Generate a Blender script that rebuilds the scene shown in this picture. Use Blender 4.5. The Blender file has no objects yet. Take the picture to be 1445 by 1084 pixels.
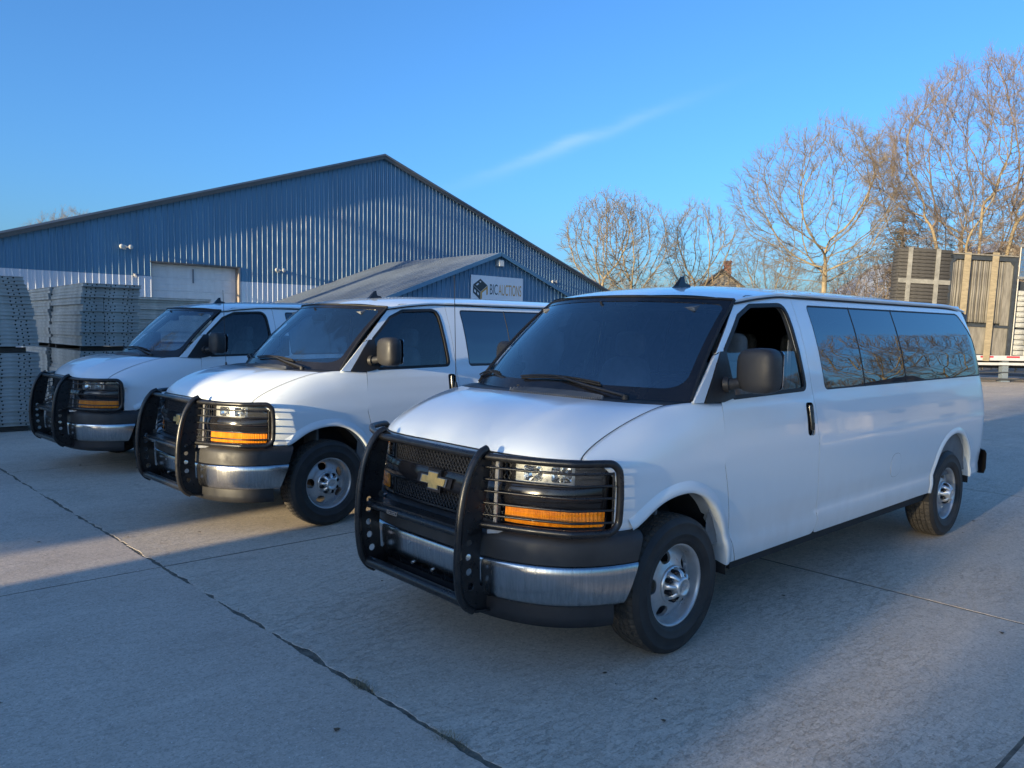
import bpy, bmesh, math, random
import numpy as np
from mathutils import Vector, Matrix
from mathutils.geometry import delaunay_2d_cdt

random.seed(7); np.random.seed(7)
SC = bpy.context.scene
COL = SC.collection
PI = math.pi
rad = math.radians

# ------------------------------------------------------------------ camera
CAM_POS = Vector((3.476757, 3.470677, 1.756036))
CAM_YAW, CAM_PITCH, CAM_ROLL = 3.981858, -0.068195, 0.014833
cd = bpy.data.cameras.new('camera')
cam = bpy.data.objects.new('camera', cd); COL.objects.link(cam)
cd.sensor_fit = 'HORIZONTAL'; cd.sensor_width = 36.0
cd.lens = 1100.286 / 1445.0 * 36.0
cd.clip_start = 0.05; cd.clip_end = 3000
_f = Vector((math.cos(CAM_YAW)*math.cos(CAM_PITCH), math.sin(CAM_YAW)*math.cos(CAM_PITCH), math.sin(CAM_PITCH)))
_r = Vector((math.sin(CAM_YAW), -math.cos(CAM_YAW), 0)); _u = _r.cross(_f)
_c, _s = math.cos(CAM_ROLL), math.sin(CAM_ROLL)
_r2 = _c*_r + _s*_u; _u2 = -_s*_r + _c*_u
cam.matrix_world = Matrix(((_r2.x, _u2.x, -_f.x, CAM_POS.x), (_r2.y, _u2.y, -_f.y, CAM_POS.y), (_r2.z, _u2.z, -_f.z, CAM_POS.z), (0, 0, 0, 1)))
SC.camera = cam

# ------------------------------------------------------------------ light
SUN_YAW, SUN_EL = rad(5.0), rad(8.0)
sl = bpy.data.lights.new('sun', 'SUN'); sl.energy = 3.6; sl.angle = rad(0.6); sl.color = (1.0, 0.82, 0.52)
so = bpy.data.objects.new('sun', sl); COL.objects.link(so)
sdir = Vector((math.cos(SUN_YAW)*math.cos(SUN_EL), math.sin(SUN_YAW)*math.cos(SUN_EL), math.sin(SUN_EL)))
so.rotation_euler = sdir.to_track_quat('Z', 'Y').to_euler(); so.location = (20, 5, 20)
w = bpy.data.worlds.new('World'); SC.world = w; w.use_nodes = True
wn, wl = w.node_tree.nodes, w.node_tree.links
for n in list(wn): wn.remove(n)
wo = wn.new('ShaderNodeOutputWorld'); bg = wn.new('ShaderNodeBackground'); sky = wn.new('ShaderNodeTexSky')
sky.sky_type = 'NISHITA'; sky.sun_disc = False; sky.sun_elevation = SUN_EL; sky.sun_rotation = rad(90) - SUN_YAW
sky.altitude = 200; sky.air_density = 1.0; sky.dust_density = 2.5; sky.ozone_density = 5.5
bg.inputs['Strength'].default_value = 0.14
# a thin streak of high cloud
tc = wn.new('ShaderNodeTexCoord')
def wmath(op, a, b=None):
    n = wn.new('ShaderNodeMath'); n.operation = op
    for i, v in enumerate((a, b)):
        if v is None: continue
        if isinstance(v, (int, float)): n.inputs[i].default_value = v
        else: wl.new(v, n.inputs[i])
    return n.outputs[0]
def wdot(vec):
    n = wn.new('ShaderNodeVectorMath'); n.operation = 'DOT_PRODUCT'
    wl.new(tc.outputs['Generated'], n.inputs[0]); n.inputs[1].default_value = vec
    return n.outputs['Value']
CLOUD_A = Vector((-0.6302, -0.7519, 0.1937)).normalized(); CLOUD_B = Vector((-0.7734, -0.5726, 0.2719)).normalized()
c_mid = (CLOUD_A*1.25 + CLOUD_B).normalized(); c_nrm = CLOUD_A.cross(CLOUD_B).normalized(); c_tan = c_nrm.cross(c_mid).normalized()
cn = wn.new('ShaderNodeTexNoise'); cn.inputs['Scale'].default_value = 9.0; cn.inputs['Detail'].default_value = 5.0
mp = wn.new('ShaderNodeMapping'); wl.new(tc.outputs['Generated'], mp.inputs['Vector']); mp.inputs['Scale'].default_value = (1, 1, 4)
wl.new(mp.outputs['Vector'], cn.inputs['Vector'])
warp = wmath('MULTIPLY', wmath('SUBTRACT', cn.outputs['Fac'], 0.5), 0.02)
across = wmath('DIVIDE', wmath('ADD', wdot(c_nrm), warp), 0.0075)
along = wmath('DIVIDE', wdot(c_tan), 0.115)
gauss = wmath('POWER', 2.718, wmath('MULTIPLY', wmath('ADD', wmath('MULTIPLY', across, across), wmath('MULTIPLY', along, along)), -1.0))
streak = wmath('MULTIPLY', wmath('MULTIPLY', gauss, wmath('GREATER_THAN', wdot(c_mid), 0.0)), wmath('MULTIPLY', cn.outputs['Fac'], 0.30))
mix = wn.new('ShaderNodeMix'); mix.data_type = 'RGBA'
wl.new(streak, mix.inputs[0]); wl.new(sky.outputs[0], mix.inputs[6]); mix.inputs[7].default_value = (2.6, 2.9, 3.1, 1)
wl.new(mix.outputs[2], bg.inputs['Color']); wl.new(bg.outputs[0], wo.inputs[0])
SC.view_settings.view_transform = 'Standard'; SC.view_settings.look = 'None'
SC.view_settings.gamma = 1.0; SC.view_settings.use_curve_mapping = False
SC.view_settings.exposure = 1.50
SC.cycles.max_bounces = 8; SC.cycles.transparent_max_bounces = 16; SC.cycles.glossy_bounces = 4
SC.cycles.caustics_reflective = False; SC.cycles.caustics_refractive = False
SC.cycles.sample_clamp_indirect = 6.0

# ------------------------------------------------------------------ materials
MATS = {}
def nodes_of(name):
    m = bpy.data.materials.new(name); m.use_nodes = True
    nt = m.node_tree; p = nt.nodes['Principled BSDF']
    MATS[name] = m
    return m, nt, p
def noise(nt, scale, detail=4, rough=0.6, coord='Object', stretch=None):
    t = nt.nodes.new('ShaderNodeTexCoord'); n = nt.nodes.new('ShaderNodeTexNoise')
    n.inputs['Scale'].default_value = scale; n.inputs['Detail'].default_value = detail; n.inputs['Roughness'].default_value = rough
    src = t.outputs[coord]
    if stretch:
        mpn = nt.nodes.new('ShaderNodeMapping'); mpn.inputs['Scale'].default_value = stretch
        nt.links.new(src, mpn.inputs['Vector']); src = mpn.outputs['Vector']
    nt.links.new(src, n.inputs['Vector'])
    return n.outputs['Fac']
def ramp(nt, fac, stops):
    r = nt.nodes.new('ShaderNodeValToRGB'); nt.links.new(fac, r.inputs[0])
    e = r.color_ramp.elements
    e[0].position, e[0].color = stops[0][0], (*stops[0][1], 1)
    e[1].position, e[1].color = stops[-1][0], (*stops[-1][1], 1)
    for p, c in stops[1:-1]:
        x = e.new(p); x.color = (*c, 1)
    return r.outputs[0]
def mixc(nt, fac, a, b, mode='MIX'):
    n = nt.nodes.new('ShaderNodeMix'); n.data_type = 'RGBA'; n.blend_type = mode
    for i, v in ((0, fac), (6, a), (7, b)):
        if isinstance(v, (int, float)): n.inputs[i].default_value = v
        elif isinstance(v, tuple): n.inputs[i].default_value = (*v, 1)
        else: nt.links.new(v, n.inputs[i])
    return n.outputs[2]
def bump(nt, p, h, strength, dist):
    b = nt.nodes.new('ShaderNodeBump'); b.inputs['Strength'].default_value = strength; b.inputs['Distance'].default_value = dist
    nt.links.new(h, b.inputs['Height']); nt.links.new(b.outputs[0], p.inputs['Normal'])
def pbr(name, col, rough=0.5, metal=0.0, var=0.12, scale=6.0, bmp=0.0, bdist=0.003, bscale=None, coat=0.0, coord='Object', stretch=None, spec=0.5, rvar=0.0):
    m, nt, p = nodes_of(name)
    n = noise(nt, scale, coord=coord, stretch=stretch)
    lo = tuple(max(0, c*(1-var)) for c in col); hi = tuple(min(1, c*(1+var)) for c in col)
    nt.links.new(ramp(nt, n, [(0.3, lo), (0.7, hi)]), p.inputs['Base Color'])
    p.inputs['Roughness'].default_value = rough; p.inputs['Metallic'].default_value = metal
    p.inputs['Specular IOR Level'].default_value = spec
    if rvar:
        mr = nt.nodes.new('ShaderNodeMapRange'); nt.links.new(noise(nt, scale*2.3, coord=coord), mr.inputs[0])
        mr.inputs[1].default_value = 0.3; mr.inputs[2].default_value = 0.7
        mr.inputs[3].default_value = max(0.02, rough-rvar); mr.inputs[4].default_value = min(1, rough+rvar)
        nt.links.new(mr.outputs[0], p.inputs['Roughness'])
    if coat: p.inputs['Coat Weight'].default_value = coat; p.inputs['Coat Roughness'].default_value = 0.03
    if bmp: bump(nt, p, noise(nt, bscale or scale*8, coord=coord, stretch=stretch), bmp, bdist)
    return m
def glass(name, tint, body, refl_ior, body_fac, rough=0.0):
    # a thin sheet: tinted see-through, a little film of its own colour, and a mirror coat that grows at grazing angles
    m, nt, p = nodes_of(name); nt.nodes.remove(p)
    out = nt.nodes['Material Output']
    tr = nt.nodes.new('ShaderNodeBsdfTransparent'); tr.inputs[0].default_value = (*tint, 1)
    df = nt.nodes.new('ShaderNodeBsdfDiffuse'); nt.links.new(ramp(nt, noise(nt, 3.0), [(0.3, body), (0.7, tuple(c*1.25 for c in body))]), df.inputs[0])
    gl = nt.nodes.new('ShaderNodeBsdfGlossy'); gl.inputs['Roughness'].default_value = rough; gl.inputs[0].default_value = (0.95, 0.97, 1, 1)
    m1 = nt.nodes.new('ShaderNodeMixShader'); m1.inputs[0].default_value = body_fac
    nt.links.new(tr.outputs[0], m1.inputs[1]); nt.links.new(df.outputs[0], m1.inputs[2])
    fr = nt.nodes.new('ShaderNodeFresnel'); fr.inputs['IOR'].default_value = refl_ior
    m2 = nt.nodes.new('ShaderNodeMixShader'); nt.links.new(fr.outputs[0], m2.inputs[0])
    nt.links.new(m1.outputs[0], m2.inputs[1]); nt.links.new(gl.outputs[0], m2.inputs[2])
    nt.links.new(m2.outputs[0], out.inputs[0])
    return m

# car paint: white clear coat with road film low down
m, nt, p = nodes_of('white_paint')
tcn = nt.nodes.new('ShaderNodeTexCoord'); sep = nt.nodes.new('ShaderNodeSeparateXYZ'); nt.links.new(tcn.outputs['Object'], sep.inputs[0])
mr = nt.nodes.new('ShaderNodeMapRange'); nt.links.new(sep.outputs['Z'], mr.inputs[0]); mr.inputs[1].default_value = 0.95; mr.inputs[2].default_value = 0.36; mr.inputs[3].default_value = 0.0; mr.inputs[4].default_value = 0.55
mul = nt.nodes.new('ShaderNodeMath'); mul.operation = 'MULTIPLY'; nt.links.new(mr.outputs[0], mul.inputs[0]); nt.links.new(noise(nt, 9.0, 6, stretch=(1, 1, 0.5)), mul.inputs[1])
nt.links.new(mixc(nt, mul.outputs[0], (0.735, 0.79, 0.82), (0.45, 0.43, 0.39)), p.inputs['Base Color'])
p.inputs['Roughness'].default_value = 0.34; p.inputs['Coat Weight'].default_value = 1.0; p.inputs['Coat Roughness'].default_value = 0.035
bump(nt, p, noise(nt, 1.6, 2), 0.05, 0.012)
pbr('black_plastic', (0.018, 0.018, 0.020), 0.48, bmp=0.15, bdist=0.001, bscale=260, var=0.3, rvar=0.1)
pbr('worn_plastic', (0.025, 0.024, 0.024), 0.55, bmp=0.2, bdist=0.001, bscale=240, var=0.35, scale=4, rvar=0.12)
pbr('gloss_black', (0.012, 0.012, 0.014), 0.16, var=0.3, rvar=0.06)
pbr('powder_black', (0.014, 0.014, 0.015), 0.33, bmp=0.12, bdist=0.0008, bscale=300, var=0.4, scale=14, rvar=0.1)
pbr('rubber', (0.010, 0.010, 0.011), 0.62, var=0.3)
pbr('dark_lining', (0.020, 0.021, 0.023), 0.8, var=0.2)
pbr('cabin_grey', (0.15, 0.155, 0.16), 0.8, var=0.2)
pbr('dash_grey', (0.24, 0.245, 0.25), 0.7, var=0.2)
pbr('seat_cloth', (0.26, 0.265, 0.27), 0.9, var=0.25, bmp=0.2, bscale=200)
pbr('seat_belt', (0.45, 0.45, 0.42), 0.8)
pbr('silver_steel', (0.49, 0.49, 0.49), 0.36, metal=0.6, var=0.12, scale=18, rvar=0.1)
pbr('chrome_cap', (0.66, 0.65, 0.63), 0.30, metal=0.75, var=0.1, scale=30)
pbr('bolt_steel', (0.55, 0.55, 0.54), 0.35, metal=1.0)
pbr('emblem_gold', (0.66, 0.49, 0.20), 0.30, metal=0.5, var=0.15, scale=40)
pbr('emblem_rim', (0.6, 0.6, 0.58), 0.25, metal=1.0)
pbr('red_lens', (0.45, 0.02, 0.02), 0.12, coat=1.0)
pbr('reflector_chrome', (0.85, 0.85, 0.86), 0.08, metal=1.0, var=0.04, scale=40)
pbr('wheel_well', (0.014, 0.014, 0.015), 0.85, bmp=0.3, bscale=40)
pbr('lit_inner_lip', (0.62, 0.57, 0.48), 0.6, var=0.25, scale=12)  # painted lip with golden sunlight put into its colour
# tyre with dust on the tread
m, nt, p = nodes_of('tyre_rubber')
nt.links.new(ramp(nt, noise(nt, 10, 6), [(0.35, (0.012, 0.012, 0.013)), (0.75, (0.030, 0.028, 0.026))]), p.inputs['Base Color'])
p.inputs['Roughness'].default_value = 0.62; bump(nt, p, noise(nt, 140, 3), 0.2, 0.001)
m, nt, p = nodes_of('tyre_tread')
nt.links.new(ramp(nt, noise(nt, 16, 6), [(0.3, (0.030, 0.026, 0.022)), (0.75, (0.085, 0.072, 0.058))]), p.inputs['Base Color'])
p.inputs['Roughness'].default_value = 0.85; bump(nt, p, noise(nt, 180, 3), 0.3, 0.001)
# worn chrome with vertical streaks of dirt
m, nt, p = nodes_of('worn_chrome')
st = noise(nt, 30, 5, 0.7, stretch=(2.2, 2.2, 0.12))
nt.links.new(ramp(nt, st, [(0.3, (0.36, 0.36, 0.36)), (0.7, (0.60, 0.60, 0.60))]), p.inputs['Base Color'])
p.inputs['Metallic'].default_value = 1.0
mrr = nt.nodes.new('ShaderNodeMapRange'); nt.links.new(st, mrr.inputs[0]); mrr.inputs[1].default_value = 0.3; mrr.inputs[2].default_value = 0.7; mrr.inputs[3].default_value = 0.30; mrr.inputs[4].default_value = 0.14
nt.links.new(mrr.outputs[0], p.inputs['Roughness'])
# amber lens with fluting
m, nt, p = nodes_of('amber_lens')
nt.links.new(ramp(nt, noise(nt, 24, 3, stretch=(2, 2, 0.4)), [(0.3, (0.62, 0.16, 0.006)), (0.7, (0.90, 0.30, 0.015))]), p.inputs['Base Color'])
p.inputs['Roughness'].default_value = 0.15; p.inputs['Coat Weight'].default_value = 1.0; p.inputs['Coat Roughness'].default_value = 0.05
wv = nt.nodes.new('ShaderNodeTexWave'); wv.inputs['Scale'].default_value = 30; tcw = nt.nodes.new('ShaderNodeTexCoord'); nt.links.new(tcw.outputs['Object'], wv.inputs['Vector']); wv.bands_direction = 'Y'
bump(nt, p, wv.outputs['Fac'], 0.5, 0.004)
glass('clear_glass', (0.86, 0.93, 0.94), (0.10, 0.20, 0.28), 2.65, 0.035)
glass('door_glass_tint', (0.72, 0.78, 0.78), (0.03, 0.04, 0.045), 1.75, 0.12)
glass('privacy_glass', (0.05, 0.055, 0.06), (0.008, 0.009, 0.011), 2.3, 0.5)
glass('lens_glass', (0.9, 0.92, 0.92), (0.4, 0.4, 0.4), 1.5, 0.08)
pbr('mirror_glass', (0.85, 0.87, 0.9), 0.02, metal=1.0, var=0.02)
# building
pbr('blue_steel', (0.085, 0.215, 0.345), 0.38, var=0.10, scale=0.9, rvar=0.08, stretch=(1, 1, 0.15))
pbr('white_steel', (0.62, 0.66, 0.72), 0.42, var=0.06, scale=0.9, stretch=(1, 1, 0.15))
pbr('rake_trim', (0.105, 0.105, 0.10), 0.5)
pbr('door_white', (0.62, 0.64, 0.66), 0.5, var=0.08, scale=1.5, stretch=(4, 1, 1))
pbr('jamb_brown', (0.30, 0.25, 0.21), 0.55)
pbr('grey_roof_metal', (0.145, 0.175, 0.215), 0.45, var=0.15, scale=0.7, rvar=0.08)
pbr('sign_white', (0.84, 0.85, 0.87), 0.4, var=0.03)
pbr('sign_dark', (0.030, 0.055, 0.065), 0.45)
pbr('sign_orange', (0.60, 0.33, 0.085), 0.45)
pbr('lamp_housing', (0.55, 0.55, 0.52), 0.4)
pbr('lamp_lens', (0.75, 0.74, 0.68), 0.25)
pbr('form_alloy', (0.36, 0.36, 0.34), 0.62, metal=0.15, var=0.28, scale=3.5, bmp=0.25, bdist=0.003, bscale=60, rvar=0.12)
pbr('form_alloy_sunlit', (0.50, 0.48, 0.43), 0.7, var=0.25, scale=4.0, bmp=0.25, bscale=60)  # sunlit copy of the form alloy, warm sunlight put into its colour
pbr('form_hole', (0.012, 0.013, 0.014), 0.8)
pbr('timber_dark', (0.055, 0.045, 0.036), 0.85, var=0.35, scale=9, stretch=(1, 8, 8), bmp=0.4, bscale=40)
pbr('paper_tag', (0.72, 0.76, 0.82), 0.6)
pbr('crate_plank', (0.050, 0.047, 0.045), 0.85, var=0.45, scale=5, stretch=(1, 1, 7), bmp=0.4, bscale=30)
pbr('crate_batten', (0.20, 0.195, 0.18), 0.8, var=0.25, scale=5)
pbr('board_grey', (0.165, 0.152, 0.132), 0.75, var=0.35, scale=4, stretch=(3, 3, 0.5), bmp=0.25, bscale=30)
pbr('frame_dark', (0.030, 0.036, 0.045), 0.5, var=0.25)
pbr('strap_web', (0.25, 0.205, 0.135), 0.85, var=0.25, scale=5, stretch=(1, 1, 4))
pbr('trailer_white', (0.42, 0.42, 0.43), 0.5, var=0.12, scale=3)
pbr('trailer_dark', (0.03, 0.033, 0.038), 0.7)
pbr('tape_red', (0.36, 0.035, 0.05), 0.35)
pbr('foil', (0.78, 0.76, 0.72), 0.20, metal=1.0, var=0.1, scale=8, bmp=0.7, bdist=0.05, bscale=5)
pbr('pole_alu', (0.24, 0.235, 0.225), 0.45, metal=0.4)
# bark and twigs
pbr('bark_tan', (0.25, 0.195, 0.12), 0.9, var=0.35, scale=4, bmp=0.5, bdist=0.03, bscale=10)
pbr('bark_grey', (0.20, 0.165, 0.125), 0.9, var=0.3, scale=4, bmp=0.5, bdist=0.03, bscale=10)
pbr('twig_brown', (0.19, 0.155, 0.115), 0.9, var=0.3, scale=2)
pbr('twig_pink', (0.20, 0.155, 0.122), 0.9, var=0.3, scale=2)
pbr('twig_gold', (0.30, 0.21, 0.115), 0.9, var=0.3, scale=2)
pbr('needle_green', (0.045, 0.055, 0.030), 0.9, var=0.4, scale=3)
pbr('house_siding', (0.42, 0.36, 0.28), 0.8, var=0.15, scale=2)
pbr('house_roof', (0.13, 0.115, 0.105), 0.9, var=0.25, scale=6)
pbr('barn_roof_pale', (0.42, 0.42, 0.41), 0.55, var=0.12, scale=0.8)
pbr('brick_red', (0.36, 0.13, 0.075), 0.85, var=0.3, scale=12)
pbr('window_dark', (0.02, 0.025, 0.03), 0.1)
pbr('container_paint', (0.30, 0.09, 0.06), 0.5, var=0.2, scale=2)
pbr('pebble', (0.30, 0.29, 0.27), 0.9, var=0.5, scale=9, coord='Object')
pbr('dead_grass', (0.24, 0.20, 0.12), 0.9, var=0.4, scale=9)
pbr('dead_leaf', (0.12, 0.08, 0.045), 0.8, var=0.4, scale=9)
pbr('joint_dirt', (0.13, 0.115, 0.09), 0.95, var=0.5, scale=14, bmp=0.8, bdist=0.02, bscale=40)
pbr('far_ground', (0.40, 0.35, 0.28), 0.95, var=0.25, scale=0.4, bmp=0.3, bscale=12)

def concrete(name, dark, light, spot, stain, seedoff, flake):
    m, nt, p = nodes_of(name)
    mpn = nt.nodes.new('ShaderNodeMapping'); mpn.inputs['Location'].default_value = (seedoff, seedoff*0.7, 0)
    g = nt.nodes.new('ShaderNodeNewGeometry'); nt.links.new(g.outputs['Position'], mpn.inputs['Vector'])
    def nz(scale, detail, rough, st=(1, 1, 1), rz=0.0, dist=0.0):
        n = nt.nodes.new('ShaderNodeTexNoise'); n.inputs['Scale'].default_value = scale; n.inputs['Detail'].default_value = detail; n.inputs['Roughness'].default_value = rough; n.inputs['Distortion'].default_value = dist
        m2 = nt.nodes.new('ShaderNodeMapping'); m2.inputs['Scale'].default_value = st; m2.inputs['Rotation'].default_value = (0, 0, rz); nt.links.new(mpn.outputs[0], m2.inputs['Vector']); nt.links.new(m2.outputs[0], n.inputs['Vector'])
        return n.outputs['Fac']
    def gate(f, a, b): return ramp(nt, f, [(a, (0, 0, 0)), (b, (1, 1, 1))])
    def mult(a, b):
        n = nt.nodes.new('ShaderNodeMath'); n.operation = 'MULTIPLY'
        for k, v in enumerate((a, b)):
            if isinstance(v, (int, float)): n.inputs[k].default_value = v
            else: nt.links.new(v, n.inputs[k])
        return n.outputs[0]
    c = ramp(nt, nz(1.7, 8, 0.72), [(0.30, dark), (0.70, light)])
    c = mixc(nt, mult(gate(nz(0.33, 5, 0.6, dist=0.6), 0.42, 0.66), 0.75), c, stain)                                   # large worn, dusty areas
    c = mixc(nt, mult(gate(nz(0.8, 6, 0.65, (1, 1.5, 1), 0.2, 0.8), 0.55, 0.72), 0.45), c, tuple(x*0.62 for x in dark))   # damp, oily patches
    c = mixc(nt, mult(gate(nz(2.6, 4, 0.6, (0.25, 1.6, 1), 0.06), 0.56, 0.70), 0.30), c, tuple(min(1, x*1.25) for x in light))   # faint scuffs along the lanes
    c = mixc(nt, mult(gate(nz(13, 4, 0.65), 0.50, 0.66), 0.26), c, tuple(x*0.55 for x in dark))
    c = mixc(nt, mult(gate(nz(38, 4, 0.7), 0.50, 0.62), 0.40), c, tuple(x*0.50 for x in dark))
    c = mixc(nt, mult(gate(nz(44, 3, 0.65), 0.55, 0.66), 0.40), c, tuple(min(0.9, x*1.35) for x in light))
    c = mixc(nt, mult(gate(nz(95, 2, 0.5), 0.56, 0.68), 0.55), c, tuple(x*0.55 for x in dark))                          # sand grains, dark
    vo = nt.nodes.new('ShaderNodeTexVoronoi'); vo.inputs['Scale'].default_value = 60; nt.links.new(mpn.outputs[0], vo.inputs['Vector'])
    c = mixc(nt, mult(ramp(nt, vo.outputs['Distance'], [(0.10, (1, 1, 1)), (0.20, (0, 0, 0))]), gate(nz(23, 2, 0.5), 0.50, 0.62)), c, spot)   # pale aggregate
    fl = gate(nz(11.0, 5, 0.7, (0.8, 2.4, 1), 0.75), 0.53, 0.565)
    fm = mult(fl, gate(nz(0.7, 4, 0.6), 0.36, 0.56))
    c = mixc(nt, mult(fm, 0.22*flake), c, tuple(x*0.62 for x in dark))
    nt.links.new(c, p.inputs['Base Color']); p.inputs['Roughness'].default_value = 0.88; p.inputs['Specular IOR Level'].default_value = 0.3
    inv = nt.nodes.new('ShaderNodeMath'); inv.operation = 'MULTIPLY_ADD'; nt.links.new(fm, inv.inputs[0]); inv.inputs[1].default_value = -0.5*flake; inv.inputs[2].default_value = 1.0
    h = mixc(nt, 0.34, inv.outputs[0], nz(42, 6, 0.75)); h = mixc(nt, 0.22, h, nz(9, 5, 0.7))
    bump(nt, p, h, 0.9, 0.014 if flake > 0.5 else 0.009)
    return m
concrete('concrete_pale', (0.50, 0.42, 0.335), (0.64, 0.55, 0.45), (0.80, 0.74, 0.66), (0.60, 0.50, 0.39), 0, 1.0)
concrete('concrete_dark', (0.50, 0.415, 0.335), (0.60, 0.505, 0.415), (0.85, 0.80, 0.73), (0.57, 0.475, 0.385), 31, 0.3)

# ------------------------------------------------------------------ helpers
def add_obj(name, me, mat=None, parent=None, mats=None):
    for mm in (mats or ([mat] if mat else [])):
        me.materials.append(MATS[mm] if isinstance(mm, str) else mm)
    o = bpy.data.objects.new(name, me); COL.objects.link(o)
    if parent is not None: o.parent = parent
    return o
def empty(name, loc=(0, 0, 0), rz=0.0):
    o = bpy.data.objects.new(name, None); COL.objects.link(o); o.location = loc; o.rotation_euler = (0, 0, rz); o.empty_display_size = 0.3
    return o
def tag(o, label, cat, group=None):
    o['label'] = label; o['category'] = cat
    if group: o['group'] = group
    return o
def structure(o): o['kind'] = 'structure'; return o
def stuff(o): o['kind'] = 'stuff'; return o
def kids(o): return [c for c in o.children]
def copy_tree(o, parent=None):
    c = o.copy(); COL.objects.link(c); c.parent = parent
    for ch in kids(o): copy_tree(ch, c)
    return c

class MB:
    def __init__(s): s.v = []; s.f = []; s.m = []; s.sm = []
    def add(s, verts, faces, mi=0, smooth=False):
        b = len(s.v); s.v.extend([tuple(map(float, q)) for q in verts])
        for f in faces: s.f.append(tuple(b+i for i in f)); s.m.append(mi); s.sm.append(smooth)
        return s
    def box(s, c, d, mi=0, rot=None):
        x, y, z = (q/2 for q in d)
        P = [Vector((sx*x, sy*y, sz*z)) for sx in (-1, 1) for sy in (-1, 1) for sz in (-1, 1)]
        if rot is not None: P = [rot @ q for q in P]
        P = [q+Vector(c) for q in P]
        return s.add(P, [(0, 1, 3, 2), (4, 6, 7, 5), (0, 4, 5, 1), (2, 3, 7, 6), (0, 2, 6, 4), (1, 5, 7, 3)], mi)
    def bar(s, a, b, wd, ht, mi=0, up=(0, 0, 1)):
        a, b = Vector(a), Vector(b); t = b-a; L = t.length; t.normalize(); u = Vector(up); r = t.cross(u)
        if r.length < 1e-5: r = t.cross(Vector((1, 0, 0)))
        r.normalize(); u = r.cross(t)
        R = Matrix((t, r, u)).transposed()
        return s.box((a+b)/2, (L, wd, ht), mi, R)
    def tube(s, path, r, seg=10, mi=0, cap=True, closed=False):
        P = [Vector(q) for q in path]; n = len(P)
        rr = r if hasattr(r, '__len__') else [r]*n
        T = []
        for i in range(n):
            a = P[(i-1) % n] if (closed or i > 0) else P[0]; b = P[(i+1) % n] if (closed or i < n-1) else P[-1]
            d = b-a
            T.append(d.normalized() if d.length > 1e-9 else Vector((0, 0, 1)))
        u = T[0].orthogonal().normalized(); V = []
        for i in range(n):
            u = u - T[i]*u.dot(T[i])
            u = u.normalized() if u.length > 1e-6 else T[i].orthogonal().normalized()
            wv_ = T[i].cross(u)
            for k in range(seg):
                a = 2*PI*k/seg; V.append(P[i] + (u*math.cos(a)+wv_*math.sin(a))*rr[i])
        F = []
        for i in range(n if closed else n-1):
            j = (i+1) % n
            for k in range(seg): F.append((i*seg+k, i*seg+(k+1) % seg, j*seg+(k+1) % seg, j*seg+k))
        s.add(V, F, mi, True)
        if cap and not closed:
            s.add(V[:seg], [tuple(range(seg-1, -1, -1))], mi); s.add(V[-seg:], [tuple(range(seg))], mi)
        return s
    def patch(s, P, mi=0, smooth=True, closed_u=False):
        P = np.asarray(P, float); nu, nv = P.shape[:2]; F = []
        for i in range(nu if closed_u else nu-1):
            for j in range(nv-1):
                k = (i+1) % nu
                F.append((i*nv+j, k*nv+j, k*nv+j+1, i*nv+j+1))
        return s.add(P.reshape(-1, 3), F, mi, smooth)
    def lathe(s, prof, seg=48, axis='y', c=(0, 0, 0), mi=0, smooth=True, rmod=None):
        # prof: (radius, axial); axis y
        P = np.zeros((seg, len(prof), 3))
        for i in range(seg):
            a = 2*PI*i/seg
            for j, (r, t) in enumerate(prof):
                q = r + (rmod(i, j) if rmod else 0)
                if axis == 'y': P[i, j] = (c[0]+q*math.sin(a), c[1]+t, c[2]+q*math.cos(a))
                else: P[i, j] = (c[0]+q*math.cos(a), c[1]+q*math.sin(a), c[2]+t)
        return s.patch(P, mi, smooth, True)
    def prism(s, poly, y0, y1, mi=0, plane='xz'):
        n = len(poly)
        mk = (lambda a, b, t: (a, t, b)) if plane == 'xz' else ((lambda a, b, t: (t, a, b)) if plane == 'yz' else (lambda a, b, t: (a, b, t)))
        V = [mk(a, b, y0) for a, b in poly] + [mk(a, b, y1) for a, b in poly]
        F = [tuple(range(n)), tuple(range(2*n-1, n-1, -1))] + [(i, (i+1) % n, n+(i+1) % n, n+i) for i in range(n)]
        return s.add(V, F, mi)
    def mesh(s, name, fix=True, merge=0.0):
        me = bpy.data.meshes.new(name); me.from_pydata(s.v, [], s.f)
        me.polygons.foreach_set('material_index', s.m); me.polygons.foreach_set('use_smooth', s.sm)
        if fix or merge:
            bm = bmesh.new(); bm.from_mesh(me)
            if merge: bmesh.ops.remove_doubles(bm, verts=bm.verts, dist=merge)
            if fix: bmesh.ops.recalc_face_normals(bm, faces=bm.faces)
            bm.to_mesh(me); bm.free()
        me.update(); return me
    def build(s, name, mat, parent=None, fix=True, merge=0.0):
        mats = mat if isinstance(mat, (list, tuple)) else [mat]
        return add_obj(name, s.mesh(name, fix, merge), parent=parent, mats=mats)
def bevel_mesh(me, wdt, seg=2):
    bm = bmesh.new(); bm.from_mesh(me)
    bmesh.ops.bevel(bm, geom=list(bm.edges), offset=wdt, segments=seg, profile=0.7, affect='EDGES', clamp_overlap=True)
    for f in bm.faces: f.smooth = True
    bm.to_mesh(me); bm.free(); return me
def mirror_mesh(me):
    m2 = me.copy(); n = len(m2.vertices); co = np.empty(n*3); m2.vertices.foreach_get('co', co); co[1::3] *= -1
    m2.vertices.foreach_set('co', co); m2.flip_normals(); m2.update(); return m2

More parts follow.
